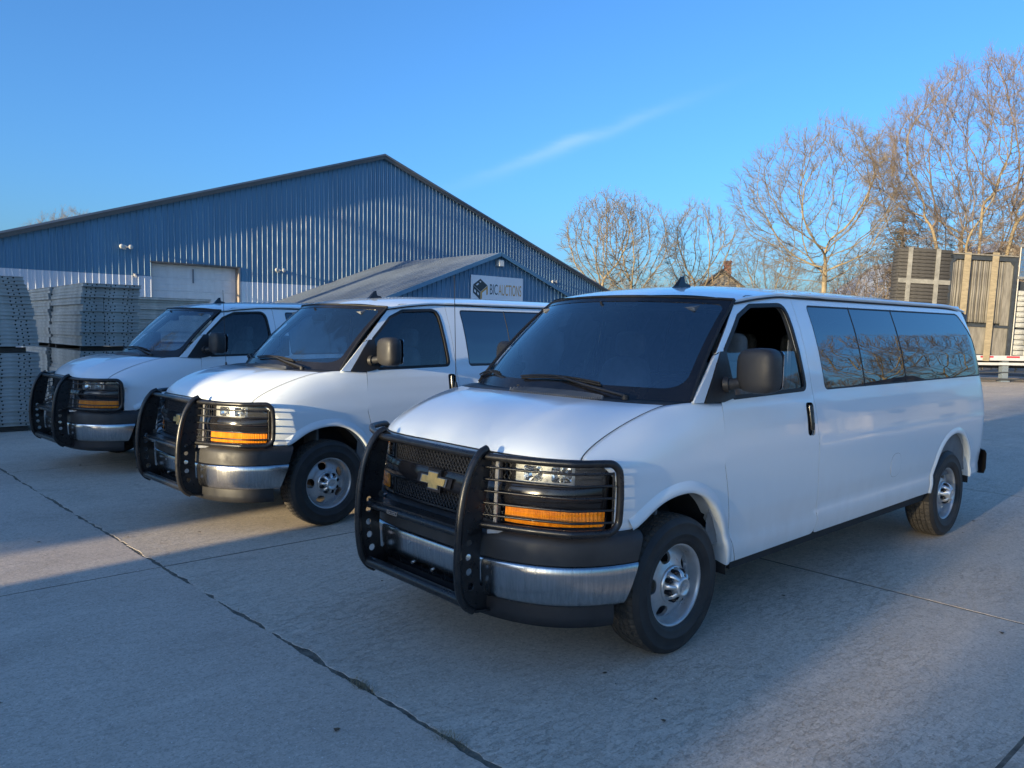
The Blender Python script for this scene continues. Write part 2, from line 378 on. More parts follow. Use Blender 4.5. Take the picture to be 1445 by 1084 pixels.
def smooth_poly(pts, rads, seg=6):
    """polygon with rounded corners"""
    n = len(pts); out = []
    if not hasattr(rads, '__len__'): rads = [rads]*n
    for i in range(n):
        p0, p1, p2 = (np.array(pts[(i+k) % n], float) for k in (-1, 0, 1)); r = rads[i]
        a, b = p0-p1, p2-p1; la, lb = np.linalg.norm(a), np.linalg.norm(b)
        if r <= 1e-5 or la < 1e-9 or lb < 1e-9: out.append(tuple(p1)); continue
        ca = np.clip(a@b/la/lb, -1, 1); th = math.acos(ca)
        d = min(r/max(math.tan(th/2), 1e-3), la*0.48, lb*0.48)
        q0, q2 = p1+a/la*d, p1+b/lb*d
        for k in range(seg+1):
            t = k/seg; out.append(tuple((1-t)**2*q0+2*t*(1-t)*p1+t*t*q2))
    return out
def densify(loop, h):
    out = []
    for i in range(len(loop)):
        a, b = np.array(loop[i], float), np.array(loop[(i+1) % len(loop)], float); k = max(1, int(math.ceil(np.linalg.norm(b-a)/h)))
        for j in range(k): out.append(tuple(a+(b-a)*j/k))
    return out
def inside(loop, X, Y):
    L = np.array(loop); r = np.zeros(len(X), bool); j = len(L)-1
    for i in range(len(L)):
        xi, yi = L[i]; xj, yj = L[j]
        if yi != yj:
            c = ((yi > Y) != (yj > Y)) & (X < (xj-xi)*(Y-yi)/(yj-yi)+xi); r ^= c
        j = i
    return r
def dist_to(loop, X, Y):
    L = np.array(loop); d = np.full(len(X), 1e9)
    for a, b in zip(L, np.roll(L, -1, 0)):
        ab = b-a; q = ab@ab
        if q < 1e-14: continue
        t = np.clip(((X-a[0])*ab[0]+(Y-a[1])*ab[1])/q, 0, 1)
        d = np.minimum(d, np.hypot(X-a[0]-t*ab[0], Y-a[1]-t*ab[1]))
    return d
def panel_mesh(name, outline, holes, fn, h=0.05, flange=0.012, gap=0.0, interior=True, lip=0.0035):
    """fn(A,B)->Nx3. The outer skin follows fn; its edges turn inwards as a flange."""
    loops = [densify(outline, h)] + [densify(q, h) for q in holes]
    pts = []; edges = []
    for L in loops:
        b = len(pts); pts += L; edges += [(b+i, b+(i+1) % len(L)) for i in range(len(L))]
    nb = len(pts)
    if interior:
        A = np.array(loops[0]); x0, y0 = A.min(0); x1, y1 = A.max(0)
        gx, gy = np.meshgrid(np.arange(x0+h/2, x1, h), np.arange(y0+h/2, y1, h)); gx = gx.ravel(); gy = gy.ravel()
        k = inside(loops[0], gx, gy)
        for L in loops[1:]: k &= ~inside(L, gx, gy)
        gx, gy = gx[k], gy[k]
        k = np.ones(len(gx), bool)
        for L in loops: k &= dist_to(L, gx, gy) > h*0.45
        pts += list(zip(gx[k], gy[k]))
    r = delaunay_2d_cdt([Vector(q) for q in pts], edges, [], 0, 1e-6)
    V2 = np.array([tuple(q) for q in r[0]]); T = [t for t in r[2] if len(t) == 3]
    cen = np.array([V2[list(t)].mean(0) for t in T])
    k = inside(loops[0], cen[:, 0], cen[:, 1])
    for L in loops[1:]: k &= ~inside(L, cen[:, 0], cen[:, 1])
    T = [t for t, ok in zip(T, k) if ok]
    e = 1e-3; A, B = V2[:, 0], V2[:, 1]
    P = fn(A, B); N = np.cross(fn(A+e, B)-fn(A-e, B), fn(A, B+e)-fn(A, B-e)); N /= np.linalg.norm(N, axis=1)[:, None]+1e-12
    return P, N, T, loops
def panel(name, outline, holes, fn, mat, parent=None, h=0.05, flange=0.012, outward=None, **kw):
    P, N, T, loops = panel_mesh(name, outline, holes, fn, h, flange, **kw)
    ref = outward if outward is not None else (lambda p: np.array([0, 1.0, 0]))
    s = sum(N[i] @ ref(P[i]) for i in range(0, len(P), max(1, len(P)//60)))
    if s < 0: N = -N
    verts = [tuple(q) for q in P]; faces = []; sm = []
    for t in T:
        a, b, c = (P[i] for i in t)
        if np.cross(b-a, c-a) @ (N[t[0]]+N[t[1]]+N[t[2]]) < 0: t = t[::-1]
        faces.append(tuple(t)); sm.append(True)
    nrm = [tuple(q) for q in N]
    if flange:
        e = 1e-3
        for L in loops:
            a = np.array(L); PL = fn(a[:, 0], a[:, 1])
            NL = np.cross(fn(a[:, 0]+e, a[:, 1])-fn(a[:, 0]-e, a[:, 1]), fn(a[:, 0], a[:, 1]+e)-fn(a[:, 0], a[:, 1]-e)); NL /= np.linalg.norm(NL, axis=1)[:, None]+1e-12
            if s < 0: NL = -NL
            b = len(verts); n = len(L)
            verts += [tuple(q) for q in PL] + [tuple(q) for q in PL-NL*flange]; nrm += [(0, 0, 0)]*(2*n)
            for i in range(n):
                j = (i+1) % n; faces.append((b+i, b+j, b+n+j, b+n+i)); sm.append(False)
    me = bpy.data.meshes.new(name); me.from_pydata(verts, [], faces); me.polygons.foreach_set('use_smooth', sm); me.update()
    me.normals_split_custom_set_from_vertices(nrm)
    return add_obj(name, me, mat, parent)

# ================================================================== the vans
# body surfaces: x forward, y left, z up, origin on the ground under the front axle
_WZ = np.array([0.20, .30, .40, .46, .515, .545, .570, .60, .70, .94, 1.00, 1.035, 1.058, 1.085, 1.20, 1.30, 1.38, 1.50, 1.65, 1.80, 1.95, 2.01, 2.08])
_WY = np.array([.91, .935, .956, .970, .977, .9765, .966, .971, .986, 1.000, 1.0015, 1.005, .9995, .9985, .986, .968, .947, .926, .892, .848, .792, .768, .735])
_zz = np.linspace(0.2, 2.08, 753); _ww = np.interp(_zz, _WZ, _WY)
_k = np.exp(-0.5*(np.arange(-12, 13)/2.6)**2); _k /= _k.sum(); _ww = np.convolve(np.pad(_ww, 12, 'edge'), _k, 'valid')
def W(z): return np.interp(z, _zz, _ww)
NF, AF, XR0, AR, NR = 3.4, 0.905, -4.60, 0.43, 3.0
_th = np.linspace(0, PI/2, 400)
_fx = AF*np.sin(_th)**(2/NF); _fy = np.cos(_th)**(2/NF); _fu = np.r_[0, np.cumsum(np.hypot(np.diff(_fx), np.diff(_fy)))]
_rx = AR*np.sin(_th)**(2/NR); _ry = np.cos(_th)**(2/NR); _ru = np.r_[0, np.cumsum(np.hypot(np.diff(_rx), np.diff(_ry)))]
UF, UR = _fu[-1], _ru[-1]
def rear_scale(z): return np.interp(z, [1.40, 1.55, 1.70, 1.85, 1.95, 2.02, 2.06], [1.0, .97, .90, .74, .58, .42, .30])
def side(u, z, off=0.0):
    """left body side; u = x along the flank, wrapping round the nose (u>0) and the tail (u<XR0)"""
    u = np.asarray(u, float); z = np.asarray(z, float)+0*u; u = u+0*z
    x = np.where(u > 0, np.interp(u, _fu, _fx), u); y = np.where(u > 0, np.interp(u, _fu, _fy), 1.0)
    k = u < XR0
    x = np.where(k, XR0-np.interp(XR0-u, _ru, _rx)*rear_scale(z), x); y = np.where(k, np.interp(XR0-u, _ru, _ry), y)
    x = np.where(u > 0, x*(1-0.055*(z-0.9)), x)
    return np.stack([x, y*W(z), z], -1)
def side_n(u, z):
    e = 2e-3; n = np.cross(side(u-e, z)-side(u+e, z), side(u, z+e)-side(u, z-e)); return n/(np.linalg.norm(n, axis=-1, keepdims=True)+1e-12)
def side_off(off):
    def f(a, b):
        n = side_n(a, b); n = np.where((n[..., 1:2] < 0) & (np.abs(n[..., 1:2]) > np.abs(n[..., 0:1])), -n, n)
        return side(a, b)+n*off
    return f
def out_ref(p): return np.array([0.35 if p[0] > 0.3 else (-0.35 if p[0] < -4.6 else 0), 1.0, 0])
def u_x(x): return np.interp(x, _fx, _fu) if x > 0 else x
def s_y(y, z=0.9): return float(UF-np.interp(-abs(y)/W(z), -_fy, _fu))     # arc distance from the middle of the nose
def front(off=0.0):
    """nose surface, a = arc from the middle (left positive), b = z"""
    def f(a, b):
        a = np.asarray(a, float); b = np.asarray(b, float)+0*a
        u = UF-np.abs(a); P = side(u, b); n = side_n(np.maximum(u, 0.02), b)
        n = np.where(n[..., 0:1] < 0, -n, n)
        near = (np.abs(a) < 0.02)[..., None]
        n = np.where(near, np.array([1.0, 0, 0.05]), n)
        P = P + n*off; P[..., 1] = np.where(a < 0, -P[..., 1], P[..., 1]); return P
    return f
def fwd_ref(p): return np.array([1.0, 0.4*np.sign(p[1]), 0])
def rect(a0, a1, b0, b1, r=0.0, seg=4): return smooth_poly([(a0, b0), (a1, b0), (a1, b1), (a0, b1)], r, seg)
def both(o, parent=None, name=None):
    """the right-hand twin of a left-hand part"""
    c = bpy.data.objects.new(name or o.name.split('.')[0], mirror_mesh(o.data)); COL.objects.link(c); c.parent = parent or o.parent
    return c

van = empty('van')

# ---- hood: longitudinal bezier from the nose edge to the cowl
HB = 22
def hood_ends(s):
    y0 = 0.852*s; u0 = UF-np.interp(-np.abs(y0)/0.978, -_fy, _fu)
    ub = np.interp(-np.abs(y0)/0.985, -_fy, _fu)
    x0 = np.interp(ub, _fu, _fx)*0.985-0.012
    E = np.stack([x0, y0, 1.122+0.012*(1-s*s)+0*s], -1)
    K = np.stack([0.235-0.195*np.abs(s)**5, 0.880*s, 1.378-0.013*np.abs(s)**3], -1)
    return E, K
def hood_pt(s, t):
    s = np.asarray(s, float); t = np.asarray(t, float)+0*s; s = s+0*t
    E, K = hood_ends(s); q = np.abs(s)
    P1 = E+np.stack([-0.035-0.01*q, -0.012*s, 0.105-0.035*q**4], -1)
    P2 = K+np.stack([0.34-0.10*q, 0.0*s, -0.022-0.012*q], -1)
    # character creases: the middle of the hood stands a little proud
    t = t[..., None]; P = (1-t)**3*E+3*(1-t)**2*t*P1+3*(1-t)*t*t*P2+t**3*K
    bul = 0.010*np.exp(-((q-0.60)/0.10)**2)*np.sin(PI*np.clip(t[..., 0], 0, 1))
    P[..., 2] += 0.016*(1-q*q)*np.sin(PI*t[..., 0])+bul
    return P
sg = np.linspace(-1, 1, 61); tg = np.linspace(0, 1, 30)**1.5
S_, T_ = np.meshgrid(sg*0.9965, tg, indexing='ij')
HP = hood_pt(S_, T_*0.995+0.002)
mb = MB(); mb.patch(HP)
# hem of the hood
for edge in (HP[0], HP[-1], HP[:, 0], HP[:, -1]):
    low = edge.copy(); low[:, 2] -= 0.02
    mb.patch(np.stack([edge, low], 1), 0, False)
mb.build('hood', 'white_paint', van, fix=False)

m = MB()
for sgn in (1, -1): m.tube([hood_pt(sgn*1.0, t)-np.array([0, 0, 0.0012]) for t in np.linspace(0.0, 0.985, 40)], 0.0028, 5)
m.tube([hood_pt(q, 0.0)+np.array([0.001, 0, -0.004]) for q in np.linspace(-1, 1, 40)], 0.004, 5)
stuff(m.build('hood_gap', 'rubber', van.children[0], fix=False))

# ---- fenders
ARCH_F = [(0.405, 0.755), (0.356, 0.775), (0.29, 0.825), (0.20, 0.872), (0.08, 0.897), (-0.06, 0.899), (-0.19, 0.857), (-0.30, 0.775), (-0.385, 0.665), (-0.44, 0.55), (-0.462, 0.475), (-0.475, 0.405)]
def arch_out(pts, k):
    c = np.array([-0.03, 0.42]); return [tuple(c+(np.array(p)-c)*(1+k/np.linalg.norm(np.array(p)-c))) for p in pts]
FE = 0.515                                     # fender ends at the lamp, x
uF = float(u_x(FE)); DS = [(-0.578, 0.405), (-0.48, 0.60), (-0.428, 0.843), (-0.380, 1.0)]      # door seam, lower part
fen = DS + [(uF, 1.0), (uF, 0.757), (float(u_x(0.405)), 0.757)] + [(float(u_x(x)), z) for x, z in ARCH_F[1:]]
NB = 26
ub = np.linspace(-0.380, uF, NB)
low = []
for i in range(len(fen)):
    low.append(fen[i])
    if fen[i] == DS[-1]:
        low += [(u, 1.0) for u in ub[1:-1]]
P, N, T, L = panel_mesh('fender', low, [], side, 0.045)
mb = MB(); mb.add(P, [tuple(t) for t in T], 0, True)
# upper fender: bezier sections rising to the hood seam and the cowl corner
def fender_top(wv_):
    # 0 = lamp end, 1 = door seam
    out = []
    for q in wv_:
        if q < 0.62: out.append(hood_pt(1.0, (q/0.62)**1.25*0.97+0.0))
        else:
            t = (q-0.62)/0.38; pts = np.array([hood_pt(1.0, 0.97), (-0.03, 0.922, 1.372), (-0.14, 0.936, 1.374), (-0.25, 0.944, 1.368), (-0.395, 0.950, 1.358)])
            dd = np.r_[0, np.cumsum(np.linalg.norm(np.diff(pts, axis=0), axis=1))]; dd /= dd[-1]
            out.append(np.array([np.interp(t, dd, pts[:, k]) for k in range(3)]))
    return np.array(out)
tops = fender_top(np.linspace(0, 1, NB))[::-1]
tops[:, 1] += np.linspace(0, 0.003, NB)[::-1]
base = side(ub, 1.0+0*ub); NV = 14; grid = np.zeros((NB, NV, 3))
for i in range(NB):
    p0, p2 = base[i], tops[i]; v = np.linspace(0, 1, NV)
    fr = float(np.clip((ub[i]+0.30)/0.35, 0, 1)); ez = 1+0.75*fr
    zz = p0[2]+(p2[2]-p0[2])*(1-(1-v)**ez); xx = p0[0]+(p2[0]-p0[0])*v
    fl = W(zz)*(p0[1]/W(1.0)); grid[i] = np.stack([xx, fl+(p2[1]-fl[-1])*v**(2.6+0.5*(1-fr)), zz], -1)
for _ in range(5): grid[1:-1, 1:-1] = grid[1:-1, 1:-1]*0.5+0.25*(grid[:-2, 1:-1]+grid[2:, 1:-1])
mb.patch(grid)
hem = grid[:, -1].copy(); hem[:, 2] -= 0.02; hem[:, 1] -= 0.004; mb.patch(np.stack([grid[:, -1], hem], 1), 0, False)
fr_edge = np.vstack([side(uF, np.linspace(0.757, 1.0, 6)), grid[-1]]); inn = fr_edge.copy(); inn[:, 0] -= 0.02; inn[:, 1] -= 0.03; mb.patch(np.stack([fr_edge, inn], 1), 0, False)
fender = mb.build('fender', 'white_paint', van, merge=0.0008)
# wheel arch lip: a rolled flare
def arch_lip(pts, wide, proud, parent, name='wheel_arch_lip'):
    P = np.array([(float(u_x(x)), z) for x, z in pts]); c = P.mean(0)*np.array([1, 0])+np.array([0, 0.42])
    # resample smooth
    d = np.r_[0, np.cumsum(np.linalg.norm(np.diff(P, axis=0), axis=1))]; t = np.linspace(0, d[-1], 40)
    Q = np.stack([np.interp(t, d, P[:, 0]), np.interp(t, d, P[:, 1])], -1)
    kk = np.array([1, 2, 3, 2, 1.])/9; Qs = Q.copy()
    for a in range(2): Qs[2:-2, a] = np.convolve(Q[:, a], kk, 'valid')
    Q = Qs; tn = np.gradient(Q, axis=0); nn = np.stack([-tn[:, 1], tn[:, 0]], -1); nn /= np.linalg.norm(nn, axis=1)[:, None]
    flip = np.sign(((Q-c)*nn).sum(1)); nn *= flip[:, None]
    rows = []
    for dist, off in ((wide, 0.001), (wide*0.62, proud*0.55), (wide*0.3, proud), (0.0, proud*0.96), (-0.006, proud*0.5), (-0.006, -0.02), (0.0, -0.12)):
        q = Q+nn*dist; rows.append(side(q[:, 0], q[:, 1])+side_n(q[:, 0], q[:, 1])*np.where(side_n(q[:, 0], q[:, 1])[:, 1:2] < 0, -off, off))
    m = MB(); m.patch(np.array(rows)); return m.build(name, 'white_paint', parent, fix=False)
lipf = arch_lip(ARCH_F, 0.062, 0.017, fender)
fender_r = both(fender); both(lipf, fender_r)

# ---- front door
SEAM = 0.0045
door_out = smooth_poly([(-0.583-0.002, 0.405), (-0.485, 0.60), (-0.434, 0.843), (-0.385, 1.0), (-0.378, 1.06), (-0.402, 1.362), (-0.265, 1.378), (-0.450, 1.652), (-0.412, 1.640), (-0.640, 1.855), (-0.745, 1.945), (-0.90, 1.995), (-1.20, 2.008), (-1.452, 2.010),
                        (-1.457, 1.70), (-1.470, 1.347), (-1.492, 0.97), (-1.540, 0.60), (-1.556, 0.50), (-1.522, 0.418)], [0, .0, .0, .0, .0, .0, .0, .0, .0, .03, .05, .05, .0, .015, .2, .2, .2, .1, .09, .06])
win_hole = smooth_poly([(-0.530, 1.382), (-1.392, 1.398), (-1.345, 1.958), (-0.905, 1.937), (-0.74, 1.868), (-0.505, 1.66)], [.01, .05, .10, .10, .05, .02])
handle_hole = smooth_poly([(-1.348, 1.10), (-1.436, 1.098), (-1.444, 1.312), (-1.352, 1.316)], [.03]*4)
door = panel('door', door_out, [win_hole, handle_hole], side, 'white_paint', van, h=0.05, flange=0.02)
def ring_strip(outline_in, outline_out, fn, mat, name, parent, off0=0.003, h=0.03):
    return panel(name, outline_out, [outline_in], side_off(off0), mat, parent, h=h, flange=0.012, interior=False)
def grow(poly, k):
    P = np.array(poly); tn = np.roll(P, -1, 0)-np.roll(P, 1, 0); nn = np.stack([tn[:, 1], -tn[:, 0]], -1); nn /= np.linalg.norm(nn, axis=1)[:, None]+1e-9
    area = 0.5*np.sum(P[:, 0]*np.roll(P[:, 1], -1)-np.roll(P[:, 0], -1)*P[:, 1])
    return [tuple(q) for q in P+nn*k*np.sign(area)]
ring_strip(grow(door_out, -0.0015), grow(door_out, 0.0058), side, 'rubber', 'door_gap', door, off0=-0.0025)
ring_strip(grow(win_hole, -0.016), grow(win_hole, 0.010), side, 'rubber', 'window_seal', door)
panel('window_glass', grow(win_hole, -0.004), [], side_off(-0.012), 'door_glass_tint', door, h=0.09, flange=0)
half = smooth_poly([(-0.525, 1.386), (-1.386, 1.396), (-1.372, 1.652), (-0.512, 1.646)], [0, 0, .03, .02])
# mirror sail and pillar cover
sail = panel('mirror_sail', [(-0.232, 1.366), (-0.418, 1.362), (-0.545, 1.384), (-0.517, 1.655), (-0.457, 1.652)], [], side_off(0.006), 'black_plastic', door, h=0.05, flange=0.02)
# door handle: recessed pocket with a paddle
pk = panel('handle', handle_hole, [], side_off(-0.028), 'black_plastic', door, h=0.05, flange=0)
m = MB()
ho = np.array(densify(handle_hole, 0.03)); a = side_off(0.002)(ho[:, 0], ho[:, 1]); b = side_off(-0.028)(ho[:, 0], ho[:, 1]); c = side_off(0.003)(np.array(grow(handle_hole, 0.006))[:, 0], np.array(grow(handle_hole, 0.006))[:, 1]) if len(handle_hole) == len(ho) else None
m.patch(np.stack([np.vstack([a, a[:1]]), np.vstack([b, b[:1]])], 1), 0, False)
pd = [side_off(0.004)(np.array([x]), np.array([z]))[0] for x, z in ((-1.393, 1.296), (-1.389, 1.20), (-1.389, 1.135))]
m.tube(pd, [0.016, 0.018, 0.016], 8); m.build('handle_pull', 'gloss_black', door)
# side mirror (own object under the door)
m = MB()
def rblock(mbk, c, dims, n=3.2, segu=20, segv=12, mi=0, shape=None):
    P = np.zeros((segu, segv+1, 3))
    for i in range(segu):
        a = 2*PI*i/segu
        for j in range(segv+1):
            b = -PI/2+PI*j/segv
            ca, sa, cb, sb = (math.copysign(abs(v)**(2/n), v) for v in (math.cos(a), math.sin(a), math.cos(b), math.sin(b)))
            q = [ca*cb*dims[0]/2, sa*cb*dims[1]/2, sb*dims[2]/2]
            if shape: q = shape(q)
            P[i, j] = (c[0]+q[0], c[1]+q[1], c[2]+q[2])
    return mbk.patch(P, mi, True, True)
rblock(m, (-0.548, 1.098, 1.548), (0.165, 0.240, 0.262), 4.0, 28, 16, shape=lambda q: [q[0]*(1-0.25*abs(q[1])/0.13*0.6)+(0.01 if q[0] > 0 else 0), q[1], q[2]*(1-0.10*(q[1] < 0)*abs(q[1])/0.13)])
m.tube([(-0.455, 0.935, 1.462), (-0.485, 0.975, 1.468), (-0.52, 1.02, 1.480), (-0.545, 1.07, 1.49)], [0.036, 0.033, 0.033, 0.04], 12)
m.tube([(-0.452, 0.93, 1.462), (-0.462, 0.958, 1.464)], [0.048, 0.045], 14)
mirror = m.build('side_mirror', 'worn_plastic', van)
m = MB(); m.prism(smooth_poly([(1.0, 1.437), (1.197, 1.437), (1.20, 1.665), (1.0, 1.665)], .03), -0.634, -0.630, 0, 'yz'); m.build('mirror_glass', 'mirror_glass', mirror)
def mirror_tree(o, parent):
    c = bpy.data.objects.new(o.name.split('.')[0], mirror_mesh(o.data)); COL.objects.link(c); c.parent = parent
    for k in kids(o): mirror_tree(k, c)
    return c
mirror_tree(door, van); mirror_tree(mirror, van).location.y = 0.07
# a_pillar fairing between windscreen and mirror sail
pil = panel('pillar_cover', [(-0.128, 1.372), (-0.226, 1.370), (-0.447, 1.645), (-0.402, 1.632)], [], side_off(0.001), 'white_paint', van, h=0.05, flange=0.02)
both(pil)

# ---- long body side behind the door
ARCH_R = [(-3.560, 0.437), (-3.556, 0.53), (-3.575, 0.62), (-3.62, 0.72), (-3.70, 0.82), (-3.82, 0.893), (-3.96, 0.921), (-4.10, 0.915), (-4.24, 0.860), (-4.35, 0.765), (-4.42, 0.66), (-4.455, 0.56), (-4.462, 0.475)]
UTAIL = XR0-0.33
sp = [(-1.526, 0.418), (-1.561, 0.50), (-1.545, 0.60), (-1.4965, 0.97), (-1.4745, 1.347), (-1.4615, 1.70), (-1.4565, 2.026), (-3.0, 2.036), (-4.45, 2.045), (UTAIL, 2.05), (UTAIL, 1.96), (UTAIL, 0.50)] + [(-4.47, 0.485)] + ARCH_R[::-1][1:] + [(-3.3, 0.437), (-2.4, 0.425)]
sp = smooth_poly(sp, [.06, .09, .1] + [0]*(len(sp)-3))
W_TL, W_BL, W_BR, W_MR, W_TR = (-1.632, 1.962), (-1.648, 1.386), (-4.775, 1.400), (-4.800, 1.68), (-4.50, 1.975)
sw_all = smooth_poly([W_BL, W_BR, W_MR, W_TR, W_TL], [.05, .07, .4, .16, .04], 8)
side_p = panel('side_panel', sp, [sw_all], side, 'white_paint', van, h=0.06, flange=0.02)
def cutx(poly, x0, x1):
    out = []
    def clip(pl, f, keep):
        r = []
        for i in range(len(pl)):
            a, b = pl[i], pl[(i+1) % len(pl)]; fa, fb = f(a), f(b)
            if fa*keep >= 0: r.append(a)
            if fa*fb < 0:
                t = fa/(fa-fb); r.append((a[0]+(b[0]-a[0])*t, a[1]+(b[1]-a[1])*t))
        return r
    pl = clip(poly, lambda p: x0-p[0], 1); return clip(pl, lambda p: p[0]-x1, 1)
for (a, b) in ((-1.0, -2.2695), (-2.2765, -3.0115), (-3.0185, -6)):
    panel('side_window', cutx(grow(sw_all, -0.007), a, b), [], side_off(-0.003), 'privacy_glass', side_p, h=0.08, flange=0.008)
ring_strip(grow(sw_all, -0.012), grow(sw_all, 0.003), side, 'rubber', 'window_seal', side_p, off0=-0.0015)
for x in (-2.273, -3.015):
    m = MB(); m.tube([side_off(-0.006)(np.array([x]), np.array([z]))[0] for z in np.linspace(1.385, 1.97, 12)], 0.007, 6); m.build('window_divider', 'rubber', side_p)
lipr = arch_lip(ARCH_R, 0.045, 0.013, side_p)
# fuel door on the flank
fd = smooth_poly([(-2.68, 0.665), (-2.862, 0.665), (-2.862, 0.85), (-2.68, 0.85)], .085, 8)
panel('fuel_door', fd, [], side_off(0.0009), 'white_paint', side_p, h=0.05, flange=0.002)
ring_strip(grow(fd, -0.001), grow(fd, 0.0022), side, 'cabin_grey', 'fuel_door_gap', side_p, off0=0.0004)
panel('rocker', [(-0.60, 0.392), (-1.52, 0.408), (-3.2, 0.428), (-3.555, 0.434), (-3.555, 0.35), (-0.60, 0.33)], [], side_off(-0.035), 'dark_lining', side_p, h=0.15, flange=0.02)
mirror_tree(side_p, van)

# ---- tail
def tail(a, b):
    a = np.asarray(a, float); b = np.asarray(b, float)+0*a
    P = side(XR0-(UR-np.abs(a)), b); P[..., 1] = np.where(a < 0, -P[..., 1], P[..., 1]); return P
back_ref = lambda p: np.array([-1.0, 0, 0])
LA = UR-0.335
rwin = smooth_poly([(0.10, 1.40), (0.74, 1.40), (0.68, 1.90), (0.10, 1.90)], .06)
rd = panel('rear_door', smooth_poly([(0.004, 0.52), (LA, 0.52), (LA, 2.05), (0.004, 2.06)], [0, .03, 0.0, 0]), [rwin], tail, 'white_paint', van, h=0.07, flange=0.02, outward=back_ref)
panel('rear_window', grow(rwin, -0.006), [], lambda a, b: tail(a, b)+np.array([0.006, 0, 0]), 'privacy_glass', rd, h=0.1, flange=0, outward=back_ref)
mirror_tree(rd, van)
tl = panel('tail_light', smooth_poly([(XR0-0.24, 1.16), (XR0-0.40, 1.16), (XR0-0.40, 1.76), (XR0-0.27, 1.74)], .03), [], side_off(0.004), 'red_lens', van, h=0.05, flange=0.02, outward=lambda p: np.array([-1, 1.0, 0]))
both(tl)
m = MB(); prof = [(0.02, 0.70), (0.052, 0.69), (0.065, 0.66), (0.065, 0.52), (0.05, 0.47), (0.0, 0.47)]
aa = np.linspace(-(UR-0.16), UR-0.16, 60); rows = []
for off, z in prof:
    P = tail(aa, np.full_like(aa, 0.6)); n = np.stack([np.gradient(P[:, 1]), -np.gradient(P[:, 0])], -1); n /= np.linalg.norm(n, axis=1)[:, None]
    n *= np.sign(-(n[:, 0:1])+1e-9*0+np.where(np.abs(n[:, 0:1]) < 0.05, np.sign(P[:, 1:2])*n[:, 1:2], 0))
    q = P.copy(); q[:, 0] += n[:, 0]*off; q[:, 1] += n[:, 1]*off; q[:, 2] = z; rows.append(q)
m.patch(np.array(rows), 0, True); m.build('rear_bumper', 'worn_plastic', van)

# ---- roof
def ws_bottom(a): return np.stack([0.115-0.255*np.abs(a)**2.3, 0.925*a, 1.388-0.008*a*a], -1)
def ws_top(a): return np.stack([-0.470-0.262*np.abs(a)**2.4, 0.800*a, 1.986-0.026*a*a], -1)
def roof_pt(a, t):
    F = ws_top(a); xr = -4.80+0.06*np.abs(a)**3; x = F[..., 0]+0.004+(xr-F[..., 0])*t
    hw = np.interp(t, [0, .06, .15, 1], [0.800, 0.790, 0.772, 0.762]); zs = np.interp(t, [0, .05, .14, .9, 1], [0, 1.972, 2.022, 2.040, 2.005]);
    zc = np.interp(x, [-4.95, -4.8, -4.4, -3.5, -2.2, -1.3, -0.95, -0.7, -0.47], [2.045, 2.075, 2.105, 2.122, 2.122, 2.100, 2.075, 2.045, 1.994])
    zs = np.interp(t, [0, .02, .05, .14, .9, 1], [1.962, 1.972, 1.992, 2.026, 2.038, 2.00])
    z = zs+(np.maximum(zc, zs)-zs)*(1-np.abs(a)**2.3)
    return np.stack([x, hw*a, z], -1)
ag = np.linspace(-1, 1, 49); tg = np.r_[np.linspace(0, 0.2, 22), np.linspace(0.2, 1, 46)[1:]]
Ag, Tg = np.meshgrid(ag, tg, indexing='ij'); RP = roof_pt(Ag, Tg)
# smooth along the length to take out the interpolation corners
for _ in range(6): RP[:, 1:-1] = RP[:, 1:-1]*0.5+0.25*(RP[:, :-2]+RP[:, 2:])
m = MB(); m.patch(RP)
for e in (RP[0], RP[-1]):
    lo = e.copy(); lo[:, 2] -= 0.03; m.patch(np.stack([e, lo], 1), 0, False)
lo = RP[:, -1].copy(); lo[:, 2] -= 0.06; m.patch(np.stack([RP[:, -1], lo], 1), 0, False)
roof = m.build('roof', 'white_paint', van, fix=False)
for sgn in (1, -1):
    m = MB(); e = RP[-1 if sgn > 0 else 0]
    k = (e[:, 0] < -1.42)
    rail = e[k]+np.array([0, 0.008*sgn, 0.000])
    rr_ = np.interp(np.arange(len(rail)), [0, 8, len(rail)-4, len(rail)-1], [0.003, 0.016, 0.016, 0.004]); m.tube(rail, list(rr_), 8); m.build('drip_rail', 'white_paint', roof)
    m = MB(); m.tube(e+np.array([0, 0.004*sgn, -0.020]), 0.007, 6); m.build('gutter_gap', 'rubber', roof)
# shark fin aerial
m = MB(); finx, finy = -0.93, 0.24
out = [(0.075, 0.0), (0.03, 0.028), (-0.025, 0.090), (-0.052, 0.094), (-0.054, 0.046), (-0.10, 0.034), (-0.118, 0.0)]
P = np.zeros((2, len(out), 3)); V = []; zc0 = 2.050
for sy, th in ((-1, 1), (1, 1)):
    for (x, z) in out: V.append((finx+x, finy+sy*0.026*(1-z/0.115), zc0+z+x*(-0.06)))
n = len(out); m.add(V, [tuple(range(n)), tuple(range(2*n-1, n-1, -1))]+[(i, (i+1) % n, n+(i+1) % n, n+i) for i in range(n)])
m.build('roof_antenna', 'gloss_black', roof)

